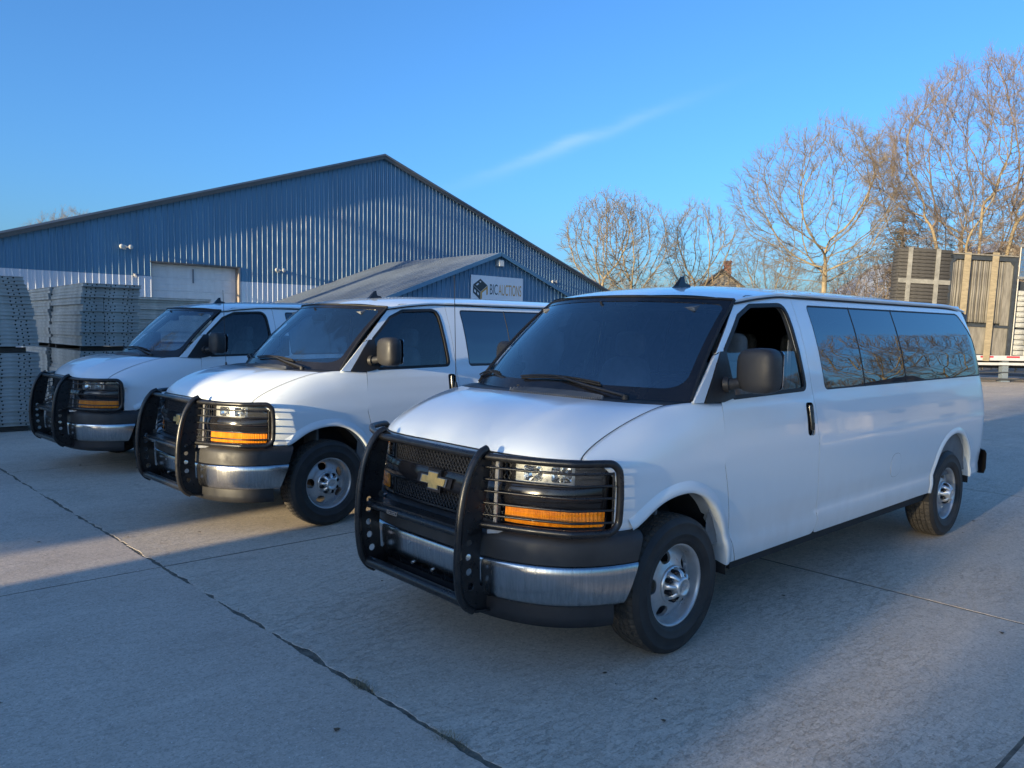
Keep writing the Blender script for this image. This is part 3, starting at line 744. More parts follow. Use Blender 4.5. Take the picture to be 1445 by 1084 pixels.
# ---- windscreen
def ws(a, b):
    a = np.asarray(a, float); b = np.asarray(b, float)+0*a
    P = ws_bottom(a)*(1-b[..., None])+ws_top(a)*b[..., None]; k = 4*b*(1-b)*0.022
    P[..., 0] += k; P[..., 2] += k*0.8; return P
m = MB(); Ag, Bg = np.meshgrid(np.linspace(-1, 1, 41), np.linspace(0, 1, 16), indexing='ij'); m.patch(ws(Ag*0.992, Bg)); shield = m.build('windshield', 'clear_glass', van, fix=False)
def ws_off(o):
    def f(a, b):
        e = 1e-3; P = ws(a, b); n = np.cross(ws(a+e, b)-ws(a-e, b), ws(a, b+e)-ws(a, b-e)); n /= np.linalg.norm(n, axis=-1, keepdims=True)
        n = np.where(n[..., 0:1] < 0, -n, n); return P+n*o
    return f
frit_in = smooth_poly([(-0.945, 0.09), (0.945, 0.09), (0.962, 0.945), (-0.962, 0.945)], [.14, .14, .07, .07], 8)
panel('windshield_border', rect(-0.998, 0.998, -0.01, 1.005), [frit_in], ws_off(0.003), 'gloss_black', shield, h=0.06, flange=0.01, interior=False, outward=fwd_ref)
m = MB(); m.tube([ws_off(0.004)(np.array([a]), np.array([1.006]))[0] for a in np.linspace(-1, 1, 30)], 0.009, 6)
for s in (-1, 1): m.tube([ws_off(0.004)(np.array([1.0*s]), np.array([b]))[0] for b in np.linspace(0, 1, 14)], 0.010, 6)
m.build('windshield_moulding', 'rubber', shield)
# cowl
m = MB(); aa = np.linspace(-1, 1, 41); K = hood_pt(aa, 0.99+0*aa)+np.array([-0.004, 0, -0.006]); B = ws_bottom(aa)+np.array([0.004, 0, -0.004])
rows = np.stack([K-np.array([0, 0, .02]), K, (K*0.6+B*0.4)+np.array([0, 0, 0.006]), B, B-np.array([0.03, 0, 0.03])], 1); m.patch(rows); cowl = m.build('cowl', 'worn_plastic', van, fix=False)
m = MB()
for y in np.arange(-0.16, 0.58, 0.016):
    a = y/0.9; x0 = float(np.interp(a, aa, K[:, 0])); x1 = float(np.interp(a, aa, B[:, 0])); k = min(1, (y+0.17)/0.12, (0.60-y)/0.35)
    if k > 0.05: m.bar((x0-0.005, y, 1.383), (x0+(x1-x0)*0.85*k-0.004, y, 1.402), 0.006, 0.014)
stuff(m.build('cowl_grille', 'cabin_grey', cowl))
def wiper(pivot, blade):
    m = MB(); bl = np.array(blade); mid = bl[len(bl)//2]
    elbow = np.array(pivot)*0.45+mid*0.55+np.array([0.01, 0, 0.012])
    m.tube([pivot, np.array(pivot)+np.array([0, 0, 0.025])], 0.022, 10); m.tube([np.array(pivot)+np.array([0, 0, 0.02]), elbow, mid+np.array([0.012, 0, 0.014])], [0.012, 0.010, 0.007], 6)
    o = m.build('wiper', 'black_plastic', van)
    m = MB(); m.tube(bl, 0.008, 6); m.tube(bl+np.array([0.010, 0, 0.014]), 0.006, 6); m.build('wiper_blade', 'rubber', o)
def ws_line(a0, b0, a1, b1, n=9, arch=0.01): return [ws_off(0.016)(np.array([a0+(a1-a0)*t]), np.array([b0+(b1-b0)*t+arch*4*t*(1-t)]))[0] for t in np.linspace(0, 1, n)]
wiper((0.085, 0.64, 1.380), ws_line(-0.25, 0.085, 0.46, 0.075, arch=0.03))
wiper((0.075, -0.25, 1.385), ws_line(-0.985, 0.05, -0.56, 0.10, arch=0.03))
m = MB(); m.tube([(0.12, -0.862, 1.352), (0.12, -0.866, 1.39)], [0.014, 0.007], 8); m.tube([(0.12, -0.866, 1.37), (0.145, -0.866, 2.13)], 0.0026, 5); m.build('mast_antenna', 'black_plastic', van)

# ---- nose
fascia = panel('fascia', rect(-s_y(0.938), s_y(0.938), 0.757, 1.112), [], front(-0.050), 'black_plastic', van, h=0.05, flange=0.03, outward=fwd_ref)
g0, g1 = s_y(0.485), s_y(0.560)
grille = panel('grille', rect(-g0, g0, 0.765, 1.115), [rect(-g0+0.018, g0-0.018, 0.985, 1.102, .012), rect(-g0+0.018, g0-0.018, 0.778, 0.866, .012)], front(-0.004), 'black_plastic', van, h=0.04, flange=0.03, outward=fwd_ref)
def mesh_field(a0, a1, b0, b1, name, parent, step=0.030, off=-0.014):
    m = MB(); f = front(off); H = b1-b0
    for sgn in (1, -1):
        for x in np.arange(a0-H-step, a1+H+step, step):
            p, q = (x, b0), (x+sgn*H*0.75, b1)
            # clip to a-range
            t0, t1 = 0.0, 1.0; dx = q[0]-p[0]
            lo, hi = sorted(((a0-p[0])/dx, (a1-p[0])/dx)); t0, t1 = max(t0, lo), min(t1, hi)
            if t1-t0 < 0.03: continue
            tt = np.linspace(t0, t1, 5); P = f(p[0]+dx*tt, b0+H*tt); m.tube(P, 0.0042, 4, cap=False)
    return m.build(name, 'black_plastic', parent, fix=False)
mesh_field(-g0+0.018, g0-0.018, 0.985, 1.102, 'grille_mesh', grille); mesh_field(-g0+0.018, g0-0.018, 0.778, 0.866, 'grille_mesh', grille)
# the wide bar across the grille
bar = panel('grille_bar', smooth_poly([(-g0+0.004, 0.872), (g0-0.004, 0.872), (g0-0.004, 0.981), (-g0+0.004, 0.981)], .008), [], lambda a, b: front(0.012)(a, b)+np.stack([0.012*(1-((np.asarray(b)-0.926)/0.054)**2), 0*a, 0*a], -1), 'gloss_black', van, h=0.028, flange=0.02, outward=fwd_ref)
# bow tie emblem on its stepped plinth
bow = [(-0.125, -0.022), (-0.045, -0.022), (-0.050, -0.048), (0.040, -0.048), (0.045, -0.022), (0.108, -0.022), (0.126, 0.022), (0.045, 0.022), (0.050, 0.048), (-0.040, 0.048), (-0.045, 0.022), (-0.108, 0.022)]
def bowpoly(k, cz=0.923): return [(y*k, cz+z*k) for y, z in bow]
ex = float(front(0.024)(np.array([0.0]), np.array([0.923]))[0, 0])
m = MB(); m.prism(bowpoly(1.34), ex-0.02, ex+0.010, 0, 'yz'); m.build('emblem_plinth', 'gloss_black', bar)
m = MB(); m.prism(bowpoly(1.02), ex+0.0, ex+0.017, 0, 'yz'); m.prism(bowpoly(0.90), ex+0.016, ex+0.0205, 1, 'yz'); m.build('emblem', ['emblem_rim', 'emblem_gold'], bar)
# lamps, one side then its twin
l0, l1, l2 = s_y(0.575), s_y(0.845), s_y(0.932)
cluster = panel('lamp_surround', smooth_poly([(g0+0.004, 0.765), (l2+0.012, 0.765), (l2+0.012, 1.108), (g0+0.004, 1.112)], [.0, .03, .03, 0]),
                [rect(l0, l2-0.004, 0.993, 1.092, .012), rect(s_y(0.535), l2, 0.789, 0.872, .012), rect(g0+0.018, g1-0.005, 0.993, 1.098, .006), rect(g0+0.018, s_y(0.525)-0.004, 0.785, 0.870, .006)], front(0.002), 'gloss_black', van, h=0.04, flange=0.045, outward=fwd_ref)
mesh_field(g0+0.018, g1-0.005, 0.993, 1.098, 'grille_mesh', cluster, off=-0.01); mesh_field(g0+0.018, s_y(0.525)-0.004, 0.785, 0.870, 'grille_mesh', cluster, off=-0.01)
# band below the headlamp stands proud
panel('lamp_band', smooth_poly([(g0+0.006, 0.880), (l2+0.008, 0.880), (l2+0.008, 0.985), (g0+0.006, 0.985)], .008), [], lambda a, b: front(0.010)(a, b)+np.stack([0.012*(1-((np.asarray(b)-0.932)/0.052)**2), 0*a, 0*a], -1), 'gloss_black', cluster, h=0.03, flange=0.012, outward=fwd_ref)
hl = panel('headlight', rect(l0, l2-0.004, 0.993, 1.092, .012), [], front(0.000), 'lens_glass', van, h=0.05, flange=0, outward=fwd_ref)
m = MB()
def bowl(a0, a1, b0, b1, depth, mi=0, n=10):
    f0 = front(-0.006); P = np.zeros((2*n, 7, 3)); ac, bc = (a0+a1)/2, (b0+b1)/2
    for i in range(2*n):
        th = 2*PI*i/(2*n); ca, sa = (math.copysign(abs(v)**0.4, v) for v in (math.cos(th), math.sin(th)))
        for j in range(7):
            r = 1-j/6*0.94; o = -0.006-depth*(1-r**2.0)
            P[i, j] = front(o)(np.array([ac+ca*r*(a1-a0)/2]), np.array([bc+sa*r*(b1-b0)/2]))[0]
    m.patch(P, mi, True, True)
bowl(s_y(0.62), s_y(0.715), 1.008, 1.085, 0.03); bowl(s_y(0.755), s_y(0.835), 1.008, 1.085, 0.03)
m.build('reflector', 'reflector_chrome', hl, fix=False)
for yy, nm in ((0.672, 'bulb_shield'), (0.798, 'bulb_shield')):
    mm = MB(); c = front(-0.03)(np.array([s_y(yy)]), np.array([1.045]))[0]; mm.tube([c, c+np.array([0.022, 0.01, 0])], [0.016, 0.011], 10); mm.build(nm, 'emblem_rim', hl)
panel('lamp_bezel', rect(l0+0.002, l2-0.006, 0.995, 1.090, .012), [rect(s_y(0.62), s_y(0.715), 1.008, 1.085, .016), rect(s_y(0.755), s_y(0.835), 1.008, 1.085, .016)], front(-0.007), 'silver_steel', hl, h=0.03, flange=0, outward=fwd_ref)
panel('lamp_end', smooth_poly([(l1, 0.995), (l2-0.006, 0.995), (l2-0.006, 1.090), (l1, 1.090)], .008), [], front(-0.0035), 'black_plastic', hl, h=0.05, flange=0, outward=fwd_ref)
ts = panel('turn_signal', rect(s_y(0.535), l2, 0.789, 0.872, .012), [], front(0.006), 'amber_lens', van, h=0.03, flange=0.03, outward=fwd_ref)
for o in (cluster, hl, ts): mirror_tree(o, van)

# ---- front bumper: black cap, chrome face, air dam
def bump_row(aa, off, z):
    P = front(0.0)(aa, np.full_like(aa, 0.80)); d = front(0.05)(aa, np.full_like(aa, 0.80))-P; d[:, 2] = 0; d /= np.linalg.norm(d, axis=1)[:, None]
    q = P+d*off; q[:, 1] *= 0.985; q[:, 2] = z; return q
def sweep(prof, amax, mat, name, parent, taper=None, n=91):
    rows = []
    for off, z in prof:
        am = amax if taper is None else taper(z)
        rows.append(bump_row(np.linspace(-am, am, n), off, z))
    m = MB(); m.patch(np.array(rows)); R = np.array(rows)
    for e in (R[:, 0], R[:, -1]):
        q = e.copy(); q[:, 1] *= 0.86; q[:, 0] -= 0.0; m.patch(np.stack([e, q], 1), 0, False)
    return m.build(name, mat, parent)
AE = UF-float(u_x(0.362)); AE2 = UF-float(u_x(0.485))
tap = lambda z: AE+(AE2-AE)*np.clip((0.76-z)/0.38, 0, 1)
bumper = sweep([(-0.05, 0.752), (0.0, 0.757), (0.035, 0.752), (0.062, 0.735), (0.074, 0.705), (0.078, 0.64), (0.079, 0.610)], AE, 'worn_plastic', 'front_bumper', van, tap)
chrome = sweep([(0.079, 0.607), (0.086, 0.605), (0.092, 0.594), (0.094, 0.56), (0.090, 0.49), (0.080, 0.430), (0.068, 0.405), (0.05, 0.401)], AE, 'worn_chrome', 'bumper_face', bumper, tap)
sweep([(0.048, 0.408), (0.050, 0.34), (0.042, 0.290), (0.02, 0.285)], AE2-0.035, 'black_plastic', 'air_dam', bumper, None)
for y, z in ((-0.144, .556), (.051, .56), (-.121, .442), (.069, .443)):
    c = bump_row(np.array([y]), 0.088 if z > 0.5 else 0.082, z)[0]; m = MB(); m.tube([c, c+np.array([0.010, 0, 0])], 0.009, 8); m.build('plate_bolt', 'bolt_steel', bumper)

# ---- push guard
guard = MB()
up_front = [(0.955, 1.160), (1.005, 1.135), (1.062, 1.055), (1.102, 0.945), (1.128, 0.80), (1.137, 0.67), (1.134, 0.54), (1.115, 0.43), (1.075, 0.365), (1.03, 0.335)]
def cat(pts, k=5):
    P = [np.array(p, float) for p in pts]; P = [2*P[0]-P[1]]+P+[2*P[-1]-P[-2]]; out = []
    for i in range(1, len(P)-2):
        for t in np.linspace(0, 1, k, endpoint=False):
            a, b, c, d = P[i-1:i+3]; out.append(0.5*((2*b)+(-a+c)*t+(2*a-5*b+4*c-d)*t*t+(-a+3*b-3*c+d)*t**3))
    out.append(P[-2]); return out
frontc = [tuple(q) for q in cat(up_front)]
plate_out = frontc + [(0.905, 0.322), (0.900, 0.40), (0.985, 0.46), (0.992, 0.60), (0.985, 0.74), (0.955, 0.93), (0.925, 1.09), (0.912, 1.135)]
hol = [(1.062, 0.752), (1.066, 0.692), (1.066, 0.618), (1.060, 0.542), (1.045, 0.462)]
circ = lambda c, r, n=12: [(c[0]+r*math.cos(2*PI*i/n), c[1]+r*math.sin(2*PI*i/n)) for i in range(n)]
gg = empty('push_guard'); gg.parent = van
def upright(sgn):
    y0 = 0.475*sgn
    f = lambda a, b: np.stack([np.asarray(a, float), y0+0*np.asarray(a)-0.03*sgn*np.clip((0.7-np.asarray(b)), 0, 1), np.asarray(b)+0.0*np.asarray(a)], -1)
    o = panel('guard_upright', plate_out, [circ(h, 0.017+0.003*(0.76-h[1])/0.3) for h in hol], f, 'powder_black', None, h=0.08, flange=0.006)
    m = MB(); F = np.array(frontc)
    p3 = [tuple(q) for q in f(F[:, 0], F[:, 1])]
    m.tube(p3, 0.0205, 10); fo = m.build('guard_rail', 'powder_black', gg, fix=False)
    m = MB(); B = np.array([(1.03, 0.335), (0.905, 0.322)]); P2 = f(B[:, 0], B[:, 1]); m.bar(P2[0], P2[1], 0.05, 0.012); m.build('guard_foot', 'powder_black', gg)
    return o
for s in (1, -1): upright(s).parent = gg
def gbar(pts, r, nm, seg=10, flat=None):
    m = MB()
    if flat: m.bar(pts[0], pts[1], flat[0], flat[1])
    else: m.tube(pts, r, seg)
    return m.build(nm, 'powder_black', gg, fix=bool(flat))
gbar([(0.985, -0.475, 1.120), (0.985, 0.475, 1.120)], 0.021, 'guard_crossbar')
mbar = gbar([(1.025, -0.475, 0.742), (1.025, 0.475, 0.742)], 0, 'guard_crossbar', flat=(0.085, 0.030))
gbar([(1.070, -0.470, 0.725), (1.070, 0.470, 0.725)], 0.020, 'guard_crossbar')
gbar([(1.075, -0.455, 0.388), (1.075, 0.455, 0.388)], 0.030, 'guard_crossbar')
gbar([(0.99, -0.455, 0.352), (0.99, 0.455, 0.352)], 0, 'guard_tray', flat=(0.15, 0.008))
m = MB(); m.prism(smooth_poly([(-0.235, 0.716), (-0.135, 0.716), (-0.135, 0.738), (-0.235, 0.738)], .008), 1.088, 1.094, 0, 'yz'); m.prism(smooth_poly([(-0.229, 0.7195), (-0.141, 0.7195), (-0.141, 0.7345), (-0.229, 0.7345)], .006), 1.0935, 1.0955, 1, 'yz')
for k, wd in enumerate((0.008, 0.008, 0.004, 0.008, 0.008, 0.008)): m.box((1.0958, -0.222+0.0135*k+0.004, 0.727), (0.001, wd, 0.008), 0)
m.build('maker_plate', ['emblem_rim', 'black_plastic'], gg)
def wing(s):
    zt, zb = 1.120, 0.775
    hoop = [(0.965, 0.475*s, zt), (0.88, 0.72*s, zt), (0.80, 0.870*s, zt), (0.755, 0.925*s, zt), (0.64, 0.992*s, zt), (0.605, 1.010*s, zt-0.005), (0.578, 1.020*s, zt-0.03), (0.566, 1.022*s, zt-0.065),
            (0.560, 1.022*s, (zt+zb)/2), (0.562, 1.018*s, zb+0.065), (0.574, 1.014*s, zb+0.03), (0.60, 1.004*s, zb+0.006), (0.64, 0.985*s, zb), (0.755, 0.922*s, zb), (0.80, 0.872*s, zb), (0.88, 0.72*s, zb), (0.985, 0.470*s, zb)]
    m = MB(); m.tube([tuple(q) for q in cat(hoop, 4)], 0.0195, 10); o = m.build('guard_wing', 'powder_black', gg, fix=False)
    for z in np.linspace(zb+0.052, zt-0.052, 5):
        m = MB(); k = (zt-z)/(zt-zb)
        path = [(0.965+0.02*k, 0.475*s, z), (0.87, 0.72*s, z), (0.79, 0.868*s, z), (0.745, 0.918*s, z), (0.62, 0.992*s, z), (0.592, 1.003*s, z)]
        m.tube([tuple(q) for q in cat(path, 4)], 0.0062, 6); m.build('guard_rod', 'powder_black', gg, fix=False)
    m = MB(); m.tube([(0.592, 1.004*s, zb+0.045), (0.592, 1.004*s, zt-0.045)], 0.0062, 6); m.build('guard_rod', 'powder_black', gg, fix=False)
    m = MB(); m.bar((0.945, 0.53*s, zb), (0.93, 0.53*s, zt), 0.022, 0.006, up=(1, 0, 0)); m.bar((0.90, 0.55*s, zb-0.03), (0.97, 0.50*s, zb-0.03), 0.03, 0.02); m.build('guard_bracket', 'silver_steel', gg)
wing(1); wing(-1)

# ---- wheels
def make_wheel():
    wh = empty('wheel')
    R, Wd = 0.383, 0.118
    prof = [(0.222, 0.088), (0.230, 0.103), (0.236, 0.104), (0.240, 0.110), (0.252, 0.113), (0.280, 0.1195), (0.283, 0.1215), (0.287, 0.1215), (0.290, 0.1195), (0.318, 0.121), (0.340, 0.1175), (0.343, 0.119), (0.348, 0.117), (0.362, 0.106), (0.374, 0.094)]
    m = MB()
    for s in (1, -1): m.lathe([(r, t*s) for r, t in prof], 96, mi=0)
    m.lathe([(0.222, 0.088), (0.200, 0.0), (0.222, -0.088)], 48, mi=0)
    tr = []
    ribs = [(-0.094, -0.058), (-0.052, -0.020), (-0.014, 0.014), (0.020, 0.052), (0.058, 0.094)]
    for k, (a, b) in enumerate(ribs):
        cr = lambda t: R-0.006*(t/0.094)**2
        tr += [(0.368, a-0.0015 if k else a), (cr(a)-(0.007 if k == 0 else 0), a), (cr((a+b)/2), (a+b)/2), (cr(b)-(0.007 if k == 4 else 0), b), (0.368, b+0.0015 if k < 4 else b)]
    ntr = len(tr)
    def rmod(i, j):
        k = j//5
        if j % 5 in (1, 2, 3):
            ph = (i+(k*1)) % 4
            return -0.0055 if ph == 0 else 0.0
        return 0.0
    m.lathe(tr, 240, mi=1, smooth=False, rmod=rmod); m.build('tyre', ['tyre_rubber', 'tyre_tread'], wh)
    # steel disc with five slots
    m = MB(); m.lathe([(0.206, 0.030), (0.212, 0.078), (0.219, 0.094), (0.228, 0.098), (0.231, 0.092), (0.224, 0.084)], 64); m.lathe([(0.206, 0.030), (0.204, -0.09)], 48)
    rim = m.build('rim', 'silver_steel', wh, fix=False)
    slots = []
    for i in range(5):
        a0 = 2*PI*i/5+0.35; c = (0.157*math.cos(a0), 0.157*math.sin(a0)); q = []
        for k in range(16):
            b = 2*PI*k/16; rr, tt = 0.0330*math.copysign(abs(math.cos(b))**0.8, math.cos(b)), 0.042*math.copysign(abs(math.sin(b))**0.8, math.sin(b))
            q.append((c[0]+rr*math.cos(a0)-tt*math.sin(a0), c[1]+rr*math.sin(a0)+tt*math.cos(a0)))
        slots.append(q)
    def disc(a, b):
        a = np.asarray(a, float); b = np.asarray(b, float); r = np.hypot(a, b)
        y = np.interp(r, [0, .06, .085, .105, .130, .157, .180, .198, .208], [.072, .072, .071, .066, .056, .050, .040, .030, .030])
        return np.stack([a, y, b+0*a], -1)
    ol = [(0.207*math.cos(2*PI*i/72), 0.207*math.sin(2*PI*i/72)) for i in range(72)]
    panel('wheel_disc', ol, slots, disc, 'silver_steel', wh, h=0.016, flange=0.018)
    # centre cap with lug bumps
    m = MB(); m.lathe([(0.104, 0.066), (0.103, 0.078), (0.095, 0.084), (0.066, 0.086)], 40)
    m.lathe([(0.066, 0.086), (0.062, 0.112), (0.054, 0.142), (0.049, 0.150), (0.040, 0.152), (0.038, 0.149), (0.0005, 0.149)], 40)
    for i in range(8):
        a = 2*PI*(i+0.5)/8; u = (math.sin(a), math.cos(a)); rows = []
        for r, t, wd in ((0.097, 0.083, 0.0165), (0.092, 0.106, 0.0145), (0.078, 0.130, 0.0125), (0.055, 0.142, 0.011)):
            tan = (u[1], -u[0]); row = []
            for q, dz in ((-1, -0.010), (-0.6, 0), (0.6, 0), (1, -0.010)): row.append((u[0]*r+tan[0]*q*wd, t+dz, u[1]*r+tan[1]*q*wd))
            rows.append(row)
        m.patch(np.array(rows), 0, True)
    cap = m.build('hub_cap', 'chrome_cap', wh)
    for i in range(8):
        a = 2*PI*i/8; c = (0.081*math.sin(a), 0.081*math.cos(a)); mm = MB()
        mm.tube([(c[0], 0.080, c[1]), (c[0], 0.112, c[1])], 0.0150, 10); mm.tube([(c[0], 0.112, c[1]), (c[0], 0.122, c[1])], [0.0115, 0.008], 10); mm.build('lug_nut', 'gloss_black', wh)
    mm = MB(); mm.prism([(y*0.22, z*0.26) for y, z in bow], 0.1485, 0.1525, 0, 'xz'); mm.build('cap_emblem', 'silver_steel', wh)
    return wh
wheel = make_wheel(); wheel.parent = van; wheel.location = (0, 0.866, 0.3795); wheel.rotation_euler = (0, 0.3, 0)
for x, s, ra in ((-3.937, 1, 1.1), (0, -1, 0.7), (-3.937, -1, 2.0)):
    c = copy_tree(wheel, van); c.location = (x, 0.866*s, 0.3795); c.rotation_euler = (0, ra, 0) if s > 0 else (0, ra, PI)
# wheel wells and the floor
def well(pts, s, parent):
    P = np.array(pts); m = MB(); rows = []
    for y in (0.965, 0.62): rows.append(np.stack([P[:, 0]+(0.0), np.full(len(P), y*s), P[:, 1]+0.012], -1))
    m.patch(np.array(rows), 0, True); b = rows[1]; c = np.array([b[:, 0].mean(), 0.62*s, 0.42]); n = len(b)
    m.add([tuple(q) for q in b]+[tuple(c)], [(i, i+1, n) for i in range(n-1)]); m.build('wheel_well', 'wheel_well', parent, fix=False)
under = MB(); under.box((-2.0, 0, 0.47), (2.95, 1.80, 0.10)); under.box((-4.70, 0, 0.53), (0.42, 1.76, 0.10)); under.box((0.60, 0, 0.52), (0.36, 1.5, 0.10))
under.box((-2.1, 0.42, 0.40), (5.2, 0.09, 0.14)); under.box((-2.1, -0.42, 0.40), (5.2, 0.09, 0.14)); under.tube([(-3.937, -0.72, 0.385), (-3.937, 0.72, 0.385)], 0.055, 12); under.tube([(0, -0.72, 0.36), (0, 0.72, 0.36)], 0.05, 10)
under.tube([(-3.6, -0.62, 0.40), (-3.3, -0.62, 0.36), (-2.4, -0.62, 0.36)], 0.10, 12); under.tube([(-3.937, 0, 0.385), (-3.0, 0, 0.42)], 0.14, 12)
ub_ = under.build('underbody', 'dark_lining', van)
for s in (1, -1):
    well([(0.43, 0.40), (0.43, 0.70)] + ARCH_F + [(-0.475, 0.33)], s, ub_); well([(-3.55, 0.34)] + ARCH_R + [(-4.462, 0.40)], s, ub_)
lip = MB(); R4 = np.array(ARCH_R[7:]); rows = [np.stack([R4[:, 0]+0.004, np.full(len(R4), y), R4[:, 1]+0.004], -1) for y in (0.962, 0.80)]; lip.patch(np.array(rows)); lo_ = lip.build('arch_liner', 'lit_inner_lip', ub_, fix=False)  # pale strip only on the sunlit rear part of the arch
both(lo_, ub_)

# ---- cabin
cab = MB()
for s in (1, -1):
    inner = lambda a, b, s=s: side_off(-0.045)(a, b)*np.array([1, s, 1])
    P, N, T, L = panel_mesh('x', rect(-4.85, -1.60, 0.55, 1.99), [sw_all], inner, 0.12); cab.add(P, [tuple(t) for t in T], 0, True)
    P, N, T, L = panel_mesh('x', smooth_poly([(-1.60, 0.55), (-0.30, 0.55), (-0.33, 1.33), (-0.66, 1.83), (-0.80, 1.95), (-1.60, 1.99)], 0), [grow(win_hole, 0.005)], inner, 0.12); cab.add(P, [tuple(t) for t in T], 0, True)
hd = RP.copy(); hd[..., 2] -= 0.035; cab.patch(hd[:, 1:]); cab.box((-2.6, 0, 0.60), (4.5, 1.86, 0.03)); cab.box((-4.86, 0, 1.28), (0.02, 1.5, 1.40)); cab.box((0.05, 0, 1.0), (0.02, 1.7, 0.66))
lining = cab.build('cabin_lining', 'cabin_grey', van, fix=False)
m = MB(); rows = []
for x, z in ((0.09, 1.36), (-0.10, 1.372), (-0.26, 1.350), (-0.34, 1.28), (-0.36, 1.10), (-0.30, 0.85)): rows.append([(x-0.22*abs(a)**2.3*(1 if x > -0.05 else 0.4), 0.87*a, z-0.02*a*a) for a in np.linspace(-1, 1, 21)])
m.patch(np.array(rows)); dash = m.build('dashboard', 'dash_grey', van, fix=False)
m = MB(); cst = Vector((-0.56, 0.42, 1.30)); rot = Matrix.Rotation(rad(-28), 3, 'Y')
ringp = [cst+rot @ Vector((0.0, 0.185*math.cos(a), 0.185*math.sin(a))) for a in np.linspace(0, 2*PI, 33)[:-1]]
m.tube(ringp, 0.014, 8, closed=True)
for a in (0.3, PI-0.3, -PI/2): m.tube([cst, cst+rot @ Vector((0.0, 0.18*math.cos(a), 0.18*math.sin(a)))], 0.012, 6)
m.tube([cst, cst+Vector((0.30, 0, -0.12))], [0.05, 0.05], 10); m.build('steering_wheel', 'black_plastic', dash)
def seat(x, y, wd, nhead=1):
    m = MB(); rblock(m, (x, y, 0.92), (0.50, wd, 0.16), 4); rblock(m, (x-0.30, y, 1.24), (0.15, wd*0.95, 0.66), 4, shape=lambda q: [q[0]-q[2]*0.20, q[1]*(1-0.1*max(q[2], 0)/0.33), q[2]])
    o = m.build('seat', 'seat_cloth', van)
    for k in range(nhead):
        yy = y+(k-(nhead-1)/2)*0.5; m = MB(); rblock(m, (x-0.395, yy, 1.665), (0.11, 0.26, 0.20), 3.5); m.tube([(x-0.37, yy-0.06, 1.50), (x-0.39, yy-0.06, 1.62)], 0.008, 6); m.tube([(x-0.37, yy+0.06, 1.50), (x-0.39, yy+0.06, 1.62)], 0.008, 6); m.build('headrest', 'seat_cloth', o)
    m = MB(); m.box((x, y, 0.73), (0.40, wd*0.8, 0.24)); m.build('seat_base', 'dark_lining', o)
seat(-0.86, 0.44, 0.52); seat(-0.86, -0.44, 0.52)
for x in (-2.05, -2.95, -3.85): seat(x, 0.05, 1.30, 2)
m = MB()
for s in (1, -1): m = MB(); m.bar((-1.42, 0.80*s, 1.72), (-1.30, 0.86*s, 0.9), 0.045, 0.004, up=(0, 1, 0)); m.build('seat_belt', 'seat_belt', lining)
m = MB(); rblock(m, (-0.46, 0.0, 1.86), (0.03, 0.25, 0.07), 4); m.tube([(-0.44, 0, 1.88), (-0.41, 0, 1.96)], 0.01, 6); m.build('rear_view_mirror', 'black_plastic', shield)
for s in (1, -1): m = MB(); m.box((-0.62, 0.40*s, 1.925), (0.20, 0.52, 0.025), rot=Matrix.Rotation(rad(12), 3, 'Y')); m.build('sun_visor', 'cabin_grey', shield)

VAN_LABEL = ['nearest white passenger van, its driver window half lowered, all three tinted side windows in view',
             'white passenger van between the two others, its driver window closed and one front wheel visible',
             'white passenger van farthest left, parked beside the stacks of grey form panels']
vans = [van, copy_tree(van), copy_tree(van)]
vans[1].location = (0.1388615, -3.6776477, 0); vans[1].rotation_euler = (0, 0, 0.0394875)
vans[2].location = (0.3335744, -7.2945566, 0); vans[2].rotation_euler = (0, 0, 0.0595090)
for v, lab in zip(vans, VAN_LABEL): tag(v, lab, 'van', 'white vans parked side by side')
# the nearest van has its driver window wound half down
for d in kids(van):
    if d.name.split('.')[0] == 'door':
        g = [c for c in kids(d) if c.name.startswith('window_glass')][0]
        if sum(v.co.y for v in g.data.vertices) > 0:
            bpy.data.objects.remove(g)
            gl = panel('window_glass', half, [], side_off(-0.010), 'privacy_glass', d, h=0.09, flange=0); gl['label'] = 'driver window glass wound half down'
            gl.data.materials[0] = MATS['door_glass_tint']

